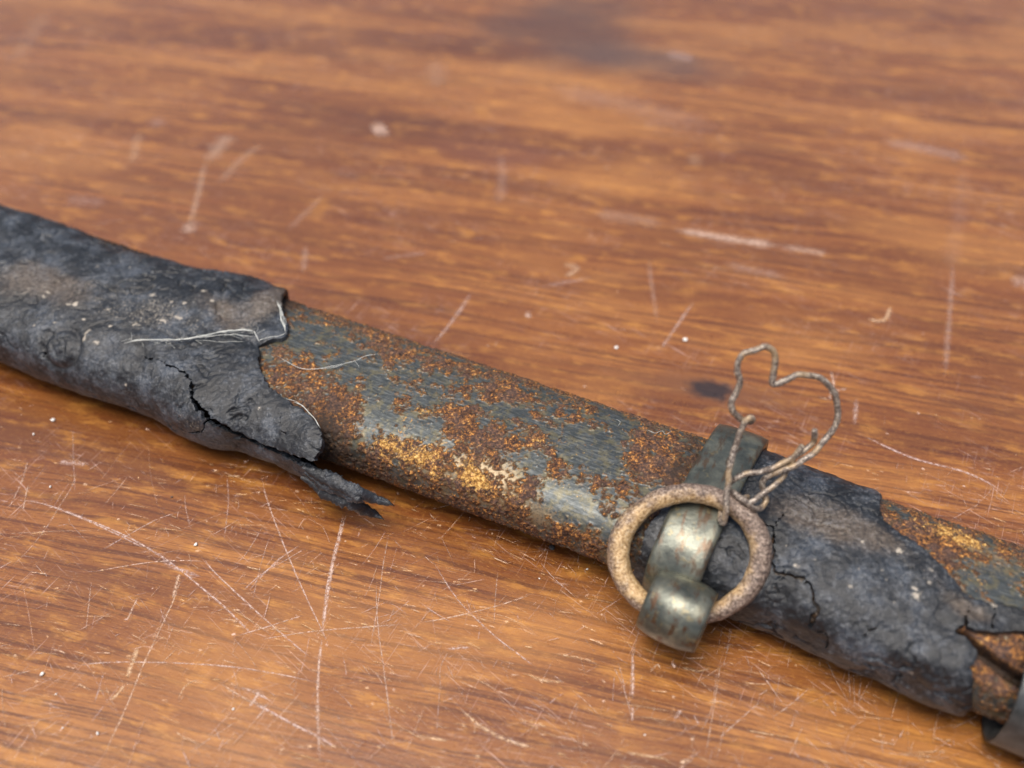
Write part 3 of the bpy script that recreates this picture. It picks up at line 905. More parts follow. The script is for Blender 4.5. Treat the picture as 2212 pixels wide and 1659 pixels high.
# ---- leather: a shell cut out of the fitted tube along its torn outline
def clip_shell(S, U, P, N, f, attrs, thick, closed=True):
    """keep the surface where f > 0, cutting cells exactly on f = 0; give it thickness inwards"""
    n, m = S.shape
    F = grid_faces(n, m, closed)
    tris = np.vstack([F[:, [0, 1, 2]], F[:, [0, 2, 3]]])
    f = f.ravel(); P = P.reshape(-1, 3); N = N.reshape(-1, 3)
    A = {k: v.ravel() for k, v in attrs.items()}
    pos = f[tris] > 0
    c = pos.sum(1)
    keep = tris[c == 3].tolist()
    newP, newN, newA, cache = [], [], {k: [] for k in A}, {}
    base = len(P)
    def cut(a, b):
        key = (a, b) if a < b else (b, a)
        if key in cache:
            return cache[key]
        t = f[a] / (f[a] - f[b])
        newP.append(P[a] + (P[b] - P[a]) * t); newN.append(N[a] + (N[b] - N[a]) * t)
        for k in A:
            newA[k].append(A[k][a] + (A[k][b] - A[k][a]) * t)
        cache[key] = base + len(newP) - 1
        return cache[key]
    for tri in tris[(c > 0) & (c < 3)].tolist():
        poly = []
        for k in range(3):
            a, b = tri[k], tri[(k + 1) % 3]
            if f[a] > 0:
                poly.append(a)
            if (f[a] > 0) != (f[b] > 0):
                poly.append(cut(a, b))
        for k in range(1, len(poly) - 1):
            keep.append([poly[0], poly[k], poly[k + 1]])
    K = np.array(keep)
    P = np.vstack([P] + ([np.array(newP)] if newP else [])); N = np.vstack([N] + ([np.array(newN)] if newP else []))
    for k in A:
        A[k] = np.concatenate([A[k], newA[k]])
    used, K = np.unique(K, return_inverse=True); K = K.reshape(-1, 3)
    P, N = P[used], N[used]
    A = {k: v[used] for k, v in A.items()}
    q = len(P)
    e = np.vstack([K[:, [0, 1]], K[:, [1, 2]], K[:, [2, 0]]])
    code = e[:, 0].astype(np.int64) * q + e[:, 1]
    rev = e[:, 1].astype(np.int64) * q + e[:, 0]
    border = e[~np.isin(code, rev)]
    t = thick if np.isscalar(thick) else A.pop('thick')
    P2 = P - N * (t if np.isscalar(t) else t[:, None])
    wall = np.vstack([np.stack([border[:, 1], border[:, 0], border[:, 0] + q], 1), np.stack([border[:, 1], border[:, 0] + q, border[:, 1] + q], 1)])
    faces = np.vstack([K, K[:, ::-1] + q, wall])
    A = {k: np.concatenate([v, v]) for k, v in A.items()}
    return np.vstack([P, P2]), faces, A, np.arange(2 * len(K), len(faces))

def outward(P, N):
    c = P.mean(1, keepdims=True)
    return N if np.mean(np.sum(N * (P - c), -1)) > 0 else -N

def crack_field(S, Ar, tube, lines, nz):
    """signed gap: negative inside a crack"""
    g = np.full(S.shape, 9.0); shade = np.zeros(S.shape)
    for pts, w0, w1 in lines:
        L = np.array(tube.hits(pts))
        lo, hi = L.min(0) - 4, L.max(0) + 4
        m = (S > lo[0]) & (S < hi[0]) & (Ar > lo[1]) & (Ar < hi[1])
        if not m.any():
            continue
        ss, aa = S[m] + nz[0][m] * 0.45, Ar[m] + nz[1][m] * 0.45
        d, t = seg_dist(ss, aa, L)
        w = (w0 + (w1 - w0) * t ** 2.2) * 0.5 * np.clip(np.minimum(t * 8 + .3, 1), 0, 1) * (1 + 0.8 * nz[2][m])
        g[m] = np.minimum(g[m], d - w)
    return g

def creases(S, Ar, P, seed):
    """shrunken skin: a broken net of sharp folds, longer along the scabbard"""
    Q = np.stack([S * 0.55, Ar * 1.0, 0 * S], -1) + np.stack([fbm(P, 3.0, 3, seed), fbm(P, 3.0, 3, seed + 1), 0 * S], -1) * 1.2
    a = fbm(Q, 5.0, 3, seed + 2, 0.6); b = fbm(Q, 2.2, 3, seed + 3, 0.6)
    m1 = smooth(fbm(P, 9.0, 2, seed + 4), -0.05, 0.25); m2 = smooth(fbm(P, 7.0, 2, seed + 5), 0.0, 0.3)
    return 0.55 * m1 * np.exp(-(a / 0.035) ** 2) + 0.11 * m2 * np.exp(-(b / 0.05) ** 2) + 0.05 * np.abs(b)

def build_left_leather():
    ds, nu = 0.2, 340
    S, U = left.grid(-58, 88, ds, nu)
    P = left.point(S, U); Ar = U * PERIM
    N = outward(P, grid_normals(P))
    n1 = fbm(P, 14.0, 3, 11.0); n2 = fbm(P, 3.2, 4, 12.0, 0.6); n3 = fbm(P, 0.9, 3, 13.0, 0.6)
    # torn end: main flap edge, then the hanging strip with its two tips
    edge = [(619, 628), (612, 640), (609, 650), (618, 690), (622, 716), (612, 724), (593, 727), (566, 736), (558, 742), (560, 760), (559, 778), (562, 795), (576, 826), (590, 842), (606, 855), (633, 870), (650, 878), (663, 890), (680, 908), (690, 926), (694, 945), (692, 955), (684, 973), (682, 990), (683, 1012),
            (700, 1019), (716, 1024), (728, 1034), (740, 1048), (734, 1056), (742, 1068), (728, 1072), (726, 1080), (712, 1082)]
    E = left.hits(edge)
    a_bot = E[-1][1] - 3.0
    poly = [(-80, 70), (E[0][0] - 1, 70), (E[0][0] - 1, E[0][1] + 3)] + E + [(E[-1][0] - 4, a_bot), (E[-1][0] - 14, a_bot - 6), (E[-1][0] - 20, -10), (-80, -10)]
    nz = (n2 * 1.2 + n3, fbm(P, 2.0, 3, 15.0, 0.6) + n3, n3)
    f = poly_sdf(S + nz[0] * 0.35, Ar + nz[1] * 0.35, poly)
    main = [(335, 770), (353, 786), (378, 795), (406, 811), (415, 830), (420, 864), (437, 886), (456, 904)]
    low = [(452, 902), (501, 935), (548, 961), (590, 978), (626, 992), (660, 1006), (690, 1022)]
    cracks = [(main, 0.22, 1.0), (low, 1.2, 2.5), ([(360, 883), (372, 900), (386, 916), (410, 930), (433, 935)], 0.15, 0.35), ([(454, 903), (446, 912), (440, 934)], 0.3, 0.2),
              ([(602, 880), (607, 898), (606, 915), (615, 945)], 0.08, 0.2), ([(332, 775), (318, 772), (305, 768)], 0.3, 0.1), ([(353, 786), (362, 778)], 0.25, 0.1),
              ([(108, 770), (92, 762), (100, 778)], .1, .2)]
    g = crack_field(S, Ar, left, cracks, nz)
    gap = np.minimum(f, g * 0.9)
    # relief
    h = 0.6 * n1 + 0.30 * n2 + 0.10 * n3 - creases(S, Ar, P, 300)
    h += blobs(S, Ar, left, [(600, 640, 34, 60, .9), (560, 650, 45, 30, .5), (575, 715, 30, 12, .5), (520, 690, 60, 25, -.5), (545, 735, 20, 10, -.6), (450, 660, 60, 30, .3),
                             (400, 910, 30, 30, .7), (430, 890, 40, 20, .4), (660, 950, 30, 40, .35), (640, 900, 30, 30, -.2), (190, 730, 16, 14, .5), (230, 750, 30, 14, -.4), (300, 765, 40, 10, -.4), (330, 735, 70, 8, .25)])
    # the strip below the long crack has sunk; the flap above it stands proud
    L = np.array(left.hits(low + [(760, 1062), (830, 1100)]))
    o = np.argsort(L[:, 0])
    below = smooth(np.interp(S, L[o, 0], L[o, 1]) - Ar, 0.0, 0.8) * smooth(S, L[:, 0].min() - 3, L[:, 0].min() + 5)
    h -= 0.75 * below
    Lm = np.array(left.hits(main)); om = np.argsort(Lm[:, 0])
    near, _ = seg_dist(S, Ar, left.hits(main + low))
    h += 0.28 * np.exp(-(near / 1.6) ** 2) * (1 - below)
    h -= 0.35 * np.exp(-np.clip(f, 0, 9) / 0.5) * 0.6
    # worn whorl
    ks, ka = left.hit(130, 752)
    kd = np.hypot((S - ks) / 3.4, (Ar - ka) / 3.0)
    h += 0.30 * np.exp(-(kd / 0.7) ** 2) - 0.42 * np.exp(-((kd - 1.0) / 0.15) ** 2) * (1.2 + 1.0 * n2) + 0.16 * np.exp(-(kd / 1.0) ** 2) * np.sin(kd * 14 + 5 * n2)
    scar_shade = np.exp(-((kd - 1.0) / 0.16) ** 2) * smooth(n2, -0.35, 0.1) + 0.5 * np.exp(-((kd - 0.5) / 0.1) ** 2) * smooth(n2, -0.1, 0.2) + blobs(S, Ar, left, [(235, 755, 26, 10, .8), (285, 770, 40, 8, .6), (555, 715, 14, 12, .8), (575, 712, 18, 6, .6), (530, 665, 12, 6, .3), (480, 640, 30, 8, .25)]) * (0.7 + n3)  # whorl outline, plus shade painted into the hollows and under the fold
    # short hairline creases, their shade painted as dark lines in the grooves
    for pts in ([(40, 640), (60, 655), (75, 652)], [(160, 668), (190, 670), (215, 662)], [(320, 700), (360, 722), (395, 740), (425, 748)], [(480, 610), (510, 640), (540, 655)], [(0, 655), (40, 650), (60, 635)], [(195, 705), (240, 690), (270, 690)]):
        d, t = seg_dist(S + nz[0] * 0.3, Ar + nz[1] * 0.3, left.hits(pts))
        q = np.exp(-(d / 0.16) ** 2)
        h -= 0.22 * q; scar_shade = np.maximum(scar_shade, 0.85 * q)
    brown = 0.15 + 0.5 * n1 + blobs(S, Ar, left, [(80, 600, 110, 45, .55), (140, 620, 100, 40, .35), (590, 650, 50, 50, .7), (500, 690, 80, 40, .5), (400, 900, 30, 30, .6), (600, 830, 60, 50, .25), (440, 640, 80, 30, .3), (340, 600, 120, 30, -.3), (560, 950, 80, 40, -.3), (350, 840, 120, 50, -.5), (60, 780, 90, 30, -.2)])
    dust = 0.15 + 0.26 * n2 + blobs(S, Ar, left, [(270, 650, 160, 50, .25), (380, 690, 150, 40, .2), (540, 705, 30, 20, .3), (60, 610, 60, 30, .25), (420, 910, 20, 20, .3), (300, 560, 140, 30, .15)])
    for (x, y, rx, ry) in [(460, 652, 9, 4), (383, 684, 9, 3), (440, 630, 8, 4), (190, 722, 7, 9), (186, 735, 6, 6), (205, 738, 8, 6), (240, 705, 5, 4), (105, 632, 7, 3), (95, 641, 8, 3), (165, 660, 6, 5), (210, 575, 4, 3), (280, 577, 4, 3), (370, 652, 4, 2),
                           (120, 700, 4, 4), (235, 670, 4, 3), (350, 690, 8, 3), (180, 690, 4, 3), (290, 700, 3, 3), (150, 660, 8, 3), (330, 640, 5, 3), (75, 705, 4, 3), (400, 655, 4, 3), (570, 600, 4, 2), (270, 830, 4, 3), (560, 880, 3, 3)]:
        dust += blobs(S, Ar, left, [(x, y, rx, ry * .8, .75)])
    Pd = P + N * h[..., None]
    # the strip curls a little away at its tips
    V, F, A, walls = clip_shell(S, U, Pd, N, gap, {'brown': brown, 'dust': dust, 'scar_shade': np.clip(scar_shade, 0, 1)}, 0.85)
    # the split end of the hanging strip: two ragged curling tongues
    def surf(x, y):
        s, a = left.hit(x, y)
        p = left.point(np.array([s]), np.array([a / PERIM]))[0]
        return p + (CAM - p) / np.linalg.norm(CAM - p) * 0.1
    z_a, z_b = surf(745, 1046)[2], surf(745, 1078)[2]
    print('strip heights', z_a, z_b)
    def tongue(pts, w0, w1, thick, seed):
        path = catmull([at_z(x, y, z) if z is not None else surf(x, y) for x, y, z in pts], 14)
        n = len(path); t = np.linspace(0, 1, n)
        path = path + np.stack([fbm(path, 2.0, 3, seed), fbm(path, 2.0, 3, seed + 1), fbm(path, 2.0, 3, seed + 2)], 1) * 0.12
        T = np.gradient(path, axis=0); T /= np.linalg.norm(T, axis=1)[:, None]
        side = np.cross(T, EZ + 0.8 * E2); side /= np.linalg.norm(side, axis=1)[:, None]
        nn = np.cross(side, T)
        a = np.linspace(0, 2 * np.pi, 20, endpoint=False)
        w = (w0 + (w1 - w0) * t ** 2.2) * (1 + .55 * fbm(path, .9, 3, seed + 5)) * np.clip((1 - t) * 12, .35, 1) * np.clip(.25 + t * 4, 0, 1)
        ca = np.sign(np.cos(a)) * np.abs(np.cos(a)) ** .7
        Q = path[:, None] + side[:, None] * (ca[None, :, None] * w[:, None, None]) + nn[:, None] * (np.sin(a)[None, :, None] * thick + (ca ** 2)[None, :, None] * w[:, None, None] * -.25)
        Q = Q + nn[:, None] * (fbm(Q, .8, 3, seed + 7) * .10)[..., None]
        f = grid_faces(n, 20)
        return Q.reshape(-1, 3), np.vstack([np.stack([f[:, 0], f[:, 1], f[:, 2]], 1), np.stack([f[:, 0], f[:, 2], f[:, 3]], 1), [[(n - 1) * 20, (n - 1) * 20 + j, (n - 1) * 20 + j + 1] for j in range(1, 19)]])
    parts = [tongue([(655, 1011, None), (690, 1027, None), (722, 1041, None), (752, 1055, None), (775, 1065, z_a * .9), (810, 1078, z_a * .72), (832, 1084, z_a * .66), (851, 1092, z_a * .7)], 1.25, .26, .24, 201),
             tongue([(650, 1030, None), (690, 1052, None), (722, 1070, None), (748, 1082, None), (770, 1093, z_b * .85), (797, 1106, z_b * .6), (815, 1114, z_b * .45), (830, 1122, z_b * .4)], 1.35, .2, .24, 221),
             tongue([(660, 1020, None), (700, 1042, None), (735, 1059, None), (755, 1070, None), (772, 1079, z_a * .85), (786, 1085, z_a * .75)], 1.3, .25, .24, 231)]
    for tv, tf in parts:
        F = np.vstack([F, tf + len(V)])
        V = np.vstack([V, tv])
        k = fbm(tv, 1.5, 3, 240)
        for key, val in (('brown', .2 + .5 * k), ('dust', .1 + .3 * k), ('scar_shade', np.clip(.25 + k, 0, 1))):
            A[key] = np.concatenate([A[key], val])
    o = mesh_object('leather_cover', V, F, LEATHER, None, A, flat_faces=walls)
    adopt(o)
    tag(o, 'long black leather cover torn open over the narrow end of the scabbard')
    return o
LEFT = build_left_leather()

def build_right_leather():
    ds, nu = 0.2, 340
    S, U = right.grid(98, 200, ds, nu)
    P = right.point(S, U); Ar = U * PERIM
    N = outward(P, grid_normals(P))
    n1 = fbm(P, 12.0, 3, 21.0); n2 = fbm(P, 3.0, 4, 22.0, 0.6); n3 = fbm(P, 0.9, 3, 23.0, 0.6)
    upper = [(1898, 1058), (1904, 1070), (1902, 1090), (1903, 1104), (1912, 1120), (1930, 1134), (1952, 1150), (1982, 1170), (2009, 1191), (2030, 1214), (2053, 1239), (2070, 1260), (2086, 1277), (2092, 1284), (2136, 1296), (2188, 1309), (2250, 1322)]
    lower = [(2250, 1362), (2190, 1359), (2150, 1364), (2114, 1361), (2078, 1352), (2062, 1357), (2066, 1368), (2084, 1376), (2097, 1388), (2108, 1404), (2114, 1417), (2106, 1430), (2094, 1441), (2096, 1455), (2100, 1468), (2099, 1500), (2097, 1530), (2090, 1545), (2080, 1550)]
    EU, EL = right.hits(upper), right.hits(lower)
    s0t = right.hit(1600, 965)[0]; s0b = right.hit(1385, 1180)[0]
    startl = right.hits([(1560, 1000), (1480, 1060), (1420, 1110), (1392, 1150), (1383, 1200), (1372, 1235)])
    poly = [(startl[0][0], 66 + 3), (EU[0][0], 66 + 3), (EU[0][0], EU[0][1] + 2)] + EU + EL + [(EL[-1][0] - 3, EL[-1][1] - 4), (EL[-1][0] - 12, -6), (startl[-1][0], -6)] + startl[::-1]
    nz = (n2 * 1.2 + n3, fbm(P, 2.0, 3, 25.0, 0.6) + n3, n3)
    f = poly_sdf(S + nz[0] * 0.3, Ar + nz[1] * 0.3, poly)
    cracks = [([(1698, 1243), (1728, 1245), (1750, 1265), (1763, 1300), (1772, 1318)], .28, .65), ([(1772, 1318), (1755, 1331), (1752, 1357)], .8, .3), ([(1755, 1357), (1787, 1370), (1785, 1398)], .2, .3),
              ([(1645, 1120), (1658, 1134), (1671, 1142)], .25, .4), ([(1671, 1142), (1668, 1160), (1672, 1185), (1668, 1205), (1676, 1234), (1698, 1243)], .35, .45), ([(1693, 1105), (1684, 1122), (1676, 1138)], .2, .3),
              ([(1722, 1245), (1735, 1246)], .5, .4), ([(2095, 1285), (2096, 1320), (2088, 1350)], .14, .3), ([(2152, 1302), (2150, 1335), (2146, 1355)], .14, .3), ([(1870, 1358), (1885, 1362), (1892, 1358)], .15, .3), ([(1880, 1362), (1866, 1380)], .1, .1)]
    g = crack_field(S, Ar, right, cracks, nz)
    gap = np.minimum(f, g * 0.9)
    h = 0.55 * n1 + 0.30 * n2 + 0.10 * n3 - creases(S, Ar, P, 340)
    h += blobs(S, Ar, right, [(1690, 1290, 25, 40, -.7), (1650, 1230, 30, 50, -.6), (1730, 1290, 30, 40, .3), (2040, 1350, 30, 14, -.4), (2080, 1400, 30, 40, .5), (1990, 1420, 60, 20, .3), (1960, 1470, 60, 16, -.3), (1880, 1460, 20, 12, -.7), (2080, 1520, 30, 30, .4),
                              (1850, 1420, 40, 20, .35), (2140, 1330, 40, 14, -.3), (1620, 1080, 30, 40, -.5), (1930, 1370, 60, 10, -.25), (1900, 1075, 14, 20, .4)])
    scar_shade = np.zeros(S.shape)
    for pts in ([(1745, 1050), (1750, 1075), (1765, 1090)], [(1800, 1075), (1830, 1090), (1840, 1110)], [(1700, 1030), (1740, 1060), (1800, 1070), (1850, 1060)], [(2020, 1330), (2040, 1300), (2080, 1285)], [(1960, 1345), (1990, 1360), (2010, 1395), (2050, 1370)], [(2040, 1400), (2035, 1440), (2050, 1480)], [(1660, 1060), (1690, 1085), (1693, 1105)], [(1650, 1290), (1680, 1310), (1700, 1290)], [(1660, 1330), (1650, 1280), (1672, 1250)]):
        d, t = seg_dist(S + nz[0] * 0.4, Ar + nz[1] * 0.4, right.hits(pts))
        q = np.exp(-(d / 0.15) ** 2)
        h -= 0.2 * q; scar_shade = np.maximum(scar_shade, 0.8 * q)  # each crease grooved, with its shade painted dark
    # bubbled, shrivelled lower hem
    hem = blobs(S, Ar, right, [(2000, 1430, 110, 60, 1.0)])
    h += hem * 0.45 * np.abs(fbm(P, 2.2, 2, 27.0))
    h -= 0.2 * np.exp(-np.clip(f, 0, 9) / 0.5)
    brown = 0.1 + 0.4 * n1 + blobs(S, Ar, right, [(1740, 1110, 90, 50, .7), (1850, 1130, 80, 40, .5), (1930, 1180, 60, 30, .4), (2100, 1320, 50, 20, .9), (2030, 1250, 40, 30, .4), (1960, 1420, 120, 40, .1), (1820, 1350, 140, 60, -.4), (1800, 1230, 120, 30, -.4), (1650, 1240, 40, 60, -.5)])
    dust = 0.12 + 0.24 * n2 + blobs(S, Ar, right, [(1940, 1190, 80, 40, .2), (1980, 1290, 60, 40, .15)])
    for (x, y, rx, ry) in [(1720, 1222, 9, 5), (1940, 1187, 7, 6), (1858, 1230, 5, 3), (2014, 1231, 8, 3), (2005, 1258, 4, 4), (1973, 1270, 8, 4), (1977, 1285, 8, 8), (1918, 1252, 5, 3), (1835, 1268, 7, 4), (1863, 1170, 5, 4), (1900, 1065, 3, 8), (1874, 1447, 3, 7), (1968, 1455, 7, 5), (2150, 1305, 8, 6), (1810, 1230, 3, 2), (1776, 1100, 3, 2), (1800, 1120, 3, 2), (1700, 1180, 3, 2), (1760, 1210, 4, 2), (1905, 1230, 4, 3), (1930, 1300, 3, 3)]:
        dust += blobs(S, Ar, right, [(x, y, rx * .85, ry * .7, .7)])
    Pd = P + N * h[..., None]
    V, F, A, walls = clip_shell(S, U, Pd, N, gap, {'brown': brown, 'dust': dust, 'scar_shade': np.clip(scar_shade, 0, 1)}, 0.9)
    o = mesh_object('leather_cover', V, F, LEATHER, None, A, flat_faces=walls)
    adopt(o)
    tag(o, 'short cracked black leather sleeve between the brass band and the metal throat')
    return o
RIGHTL = build_right_leather()

# ---- the metal throat at the cut-off right edge
def build_throat():
    prof = [(1.2, 1.0), (2.6, 0.15), (2.9, 0.0), (2.9, 0.4), (2.9, 20.0), (3.3, 22.0), (3.3, 27.0), (2.6, 28.0), (0.4, 28.0), (0.3, 20.0), (0.3, 2.5)]
    nu = 160
    u = np.arange(nu) / nu
    tipx = core.hit(2190, 1330)[0]
    V = []
    for (r, ds) in prof:
        X, Z = section(phi_of_u(u))
        s = tipx + 1.3 + 0.3 * X + 2.6 * np.maximum(0, -X) + ds
        a, off = core.ao(s)
        p = MID_L + E1 * s[:, None] + E2 * (off + (a + r) * X)[:, None] + EZ * (B_CORE * Z * (1 + r / 6.3) + Z_CORE - MID_L[2])[:, None]
        V.append(p)
    V = np.array(V)
    F = grid_faces(len(prof), nu).tolist()
    for j in range(nu):
        F.append([(len(prof) - 1) * nu + j, j, (j + 1) % nu, (len(prof) - 1) * nu + (j + 1) % nu])
    o = mesh_object('throat_collar', V.reshape(-1, 3), F, THROAT)
    adopt(o)
build_throat()

# ---- the brass suspension band and its loop
BAND_L = core.hit(1500, 1010)[0]; BAND_R = core.hit(1610, 1040)[0]
S_BAND = 0.5 * (BAND_L + BAND_R)
def build_band():
    wid = 7.5
    nu = 200
    u = np.arange(nu) / nu
    X, Z = section(phi_of_u(u))
    # cross-section of the strap: gently domed outside
    t = np.linspace(-1, 1, 15)
    outer = [(w * wid / 2, 3.1 - 0.25 * abs(w) ** 4) for w in t]
    prof = outer + [(wid / 2 + .05, 2.3), (wid / 2, 1.75), (-wid / 2, 1.75), (-wid / 2 - .05, 2.3)]
    V = []
    for (dw, r) in prof:
        s = S_BAND + dw + 1.1 * (0 - X) * BAND_SKEW
        a, off = core.ao(s)
        nx, nz = np.sign(X) * np.abs(X) ** 1.0, Z
        p = MID_L + E1 * s[:, None] + E2 * (off + (a + r) * X)[:, None] + EZ * ((B_CORE + r) * Z + Z_CORE - MID_L[2])[:, None]
        V.append(p)
    V = np.array(V)
    k = len(prof)
    bump = fbm(V, 5.0, 3, 31.0)[..., None] * 0.08
    V = V + bump * EZ
    F = grid_faces(k, nu).tolist()
    for j in range(nu):
        F.append([(k - 1) * nu + j, j, (j + 1) % nu, (k - 1) * nu + (j + 1) % nu])
    o = mesh_object('suspension_band', V.reshape(-1, 3), F, BRASS)
    adopt(o)
    return o
BAND_SKEW = 1.0
BAND = build_band()

def scab(s, v, z):
    """scabbard frame: along, across (towards the viewer, from the body's centre line), height"""
    _, off = core.ao(s)
    return MID_L + E1 * s + E2 * (off + v) + EZ * (z - MID_L[2])

LUG_Z = 9.0
_l = at_z(1463, 1318, LUG_Z)
LUG_S = float((_l - MID_L) @ E1)
LUG_V = float((_l - MID_L) @ E2 - core.ao(LUG_S)[1])
print('LUG', LUG_S, LUG_V, 'band s', S_BAND, 'a', core.ao(LUG_S))
def build_lug():
    R, t_, W = 4.9, 2.2, 8.4
    n = 64
    # loop profile: almost a full round, running back to the band
    ang = np.linspace(math.radians(168), math.radians(-168), n)
    prof_o, prof_i = [], []
    for a in ang:
        prof_o.append((R * math.cos(a), R * math.sin(a))); prof_i.append(((R - t_) * math.cos(a), (R - t_) * math.sin(a)))
    a_c = float(core.ao(LUG_S)[0])
    back = (a_c + 0.6) - LUG_V
    # leaves of the strap reaching back to the body, above and below the ring
    for pr, r in ((prof_o, R), (prof_i, R - t_)):
        pr.insert(0, (back, r * 0.30)); pr.append((back, -r * 0.30))
    prof_o, prof_i = np.array(prof_o), np.array(prof_i)
    YAW = math.radians(3)
    def lp(ds, v, z):
        return scab(LUG_S + ds * math.cos(YAW) - v * math.sin(YAW), LUG_V + ds * math.sin(YAW) + v * math.cos(YAW), LUG_Z + z)
    ws = np.linspace(-1, 1, 17)
    V = []
    for w in ws:
        crown = 1.0 - 0.13 * abs(w) ** 2.2
        sc_ = W / 2 * w
        edge = 1.0
        for (v, z) in prof_o * crown * edge:
            V.append(lp(sc_ + 0.05 * z, v, z))
    for w in ws:
        sc_ = W / 2 * w
        for (v, z) in prof_i * 0.95:
            V.append(lp(sc_ + 0.05 * z, v, z))
    V = np.array(V)
    m = len(prof_o); k = len(ws)
    F = grid_faces(k, m, False).tolist()
    F += [[q + k * m for q in f[::-1]] for f in grid_faces(k, m, False).tolist()]
    for i in range(k - 1):
        F.append([i * m, k * m + i * m, k * m + (i + 1) * m, (i + 1) * m]); F.append([(i + 1) * m + m - 1, k * m + (i + 1) * m + m - 1, k * m + i * m + m - 1, i * m + m - 1])
    main_faces = len(F)
    for j in range(m - 1):
        F.append([j, j + 1, k * m + j + 1, k * m + j]); F.append([(k - 1) * m + j + 1, (k - 1) * m + j, k * m + (k - 1) * m + j, k * m + (k - 1) * m + j + 1])
    V = V + (fbm(V, 3.0, 3, 41.0) * 0.10)[:, None] * E2
    o = mesh_object('ring_loop', V, F, LUGBRASS, flat_faces=np.arange(main_faces, len(F)))
    o.data.materials.append(BRASSEDGE)
    for p in o.data.polygons[main_faces:]:
        p.material_index = 1
    o.parent = BAND
    tag(o, 'brown tarnished loop of the band that holds the ring')
build_lug()

# ------------------------------------------------------------------ the ring
RING_R, RING_T = 9.45, 1.53
def fit_ring():
    """plane through the loop and resting on the band; the centre line passes the loop's hole"""
    T = np.array([(1337, 1204), (1485, 1067), (1640, 1191), (1535, 1327), (1591, 1301), (1360, 1260), (1375, 1104), (1612, 1112)], float)
    hole = scab(LUG_S, LUG_V, LUG_Z)
    a = np.linspace(0, 2 * np.pi, 90, endpoint=False)
    best = None
    for zc in np.arange(10, 20, 0.75):
        C = at_z(1488, 1197, zc)
        for inc in np.radians(np.arange(0, 61, 5)):
            for yaw in np.radians(np.arange(-60, 61, 15)):
                n = np.array([math.sin(inc) * math.sin(yaw), -math.sin(inc) * math.cos(yaw), math.cos(inc)])
                x = np.cross([0, 1, 0.01], n); x /= np.linalg.norm(x); y = np.cross(n, x)
                for R, oval in ((9.2, .86), (9.6, .86), (9.2, .91), (9.6, .91), (10.0, .91), (9.2, .96), (9.6, .96)):
                    ringp = C + R * (np.cos(a)[:, None] * x + oval * np.sin(a)[:, None] * y)
                    q = project(ringp)
                    d = np.linalg.norm(T[:, None] - q[None], axis=2).min(1)
                    dh = np.linalg.norm(ringp - hole, axis=1).min()
                    e = np.sum((d / 4) ** 2) + (dh / 0.6) ** 2 + (max(0, 1.6 - ringp[:, 2].min()) * 5) ** 2
                    top = ringp[q[:, 1].argmin()]
                    gap_top = top[2] - (Z_CORE + B_CORE + 3.1 + 1.5)
                    e += (max(0, -gap_top) / 0.25) ** 2 + (max(0, gap_top - 1.0) / 0.6) ** 2
                    if best is None or e < best[0]:
                        best = (e, C, x, y * oval, n, R, dh, zc, math.degrees(inc), math.degrees(yaw), ringp[:, 2].min(), ringp[:, 2].max())
    return best
_b = fit_ring()
print('RING', _b[0], _b[5:])
RC, RX, RY, RN, RING_R = _b[1:6]

def build_ring():
    n, m = 160, 40
    a = np.linspace(0, 2 * np.pi, n, endpoint=False); b = np.linspace(0, 2 * np.pi, m, endpoint=False)
    A, Bm = np.meshgrid(a, b, indexing='ij')
    radial = np.cos(A)[..., None] * RX + np.sin(A)[..., None] * RY
    c0 = RC + RING_R * radial
    dirn = np.cos(Bm)[..., None] * radial + np.sin(Bm)[..., None] * RN
    P = c0 + RING_T * dirn
    h = fbm(P, 4.0, 3, 51.0) * 0.26 + fbm(P, 1.0, 3, 52.0) * 0.14 - 0.16 * smooth(fbm(P, 1.4, 3, 53.0), 0.2, 0.5)
    P = P + dirn * h[..., None]
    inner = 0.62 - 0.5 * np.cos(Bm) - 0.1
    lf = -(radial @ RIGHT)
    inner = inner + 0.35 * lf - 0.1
    F = grid_faces(n, m).tolist()
    for j in range(m):
        F.append([(n - 1) * m + j, j, (j + 1) % m, (n - 1) * m + (j + 1) % m])
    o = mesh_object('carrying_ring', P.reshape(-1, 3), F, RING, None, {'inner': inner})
    tag(o, 'round rusty iron ring hanging in the brass loop of the scabbard band', 'ring')
build_ring()

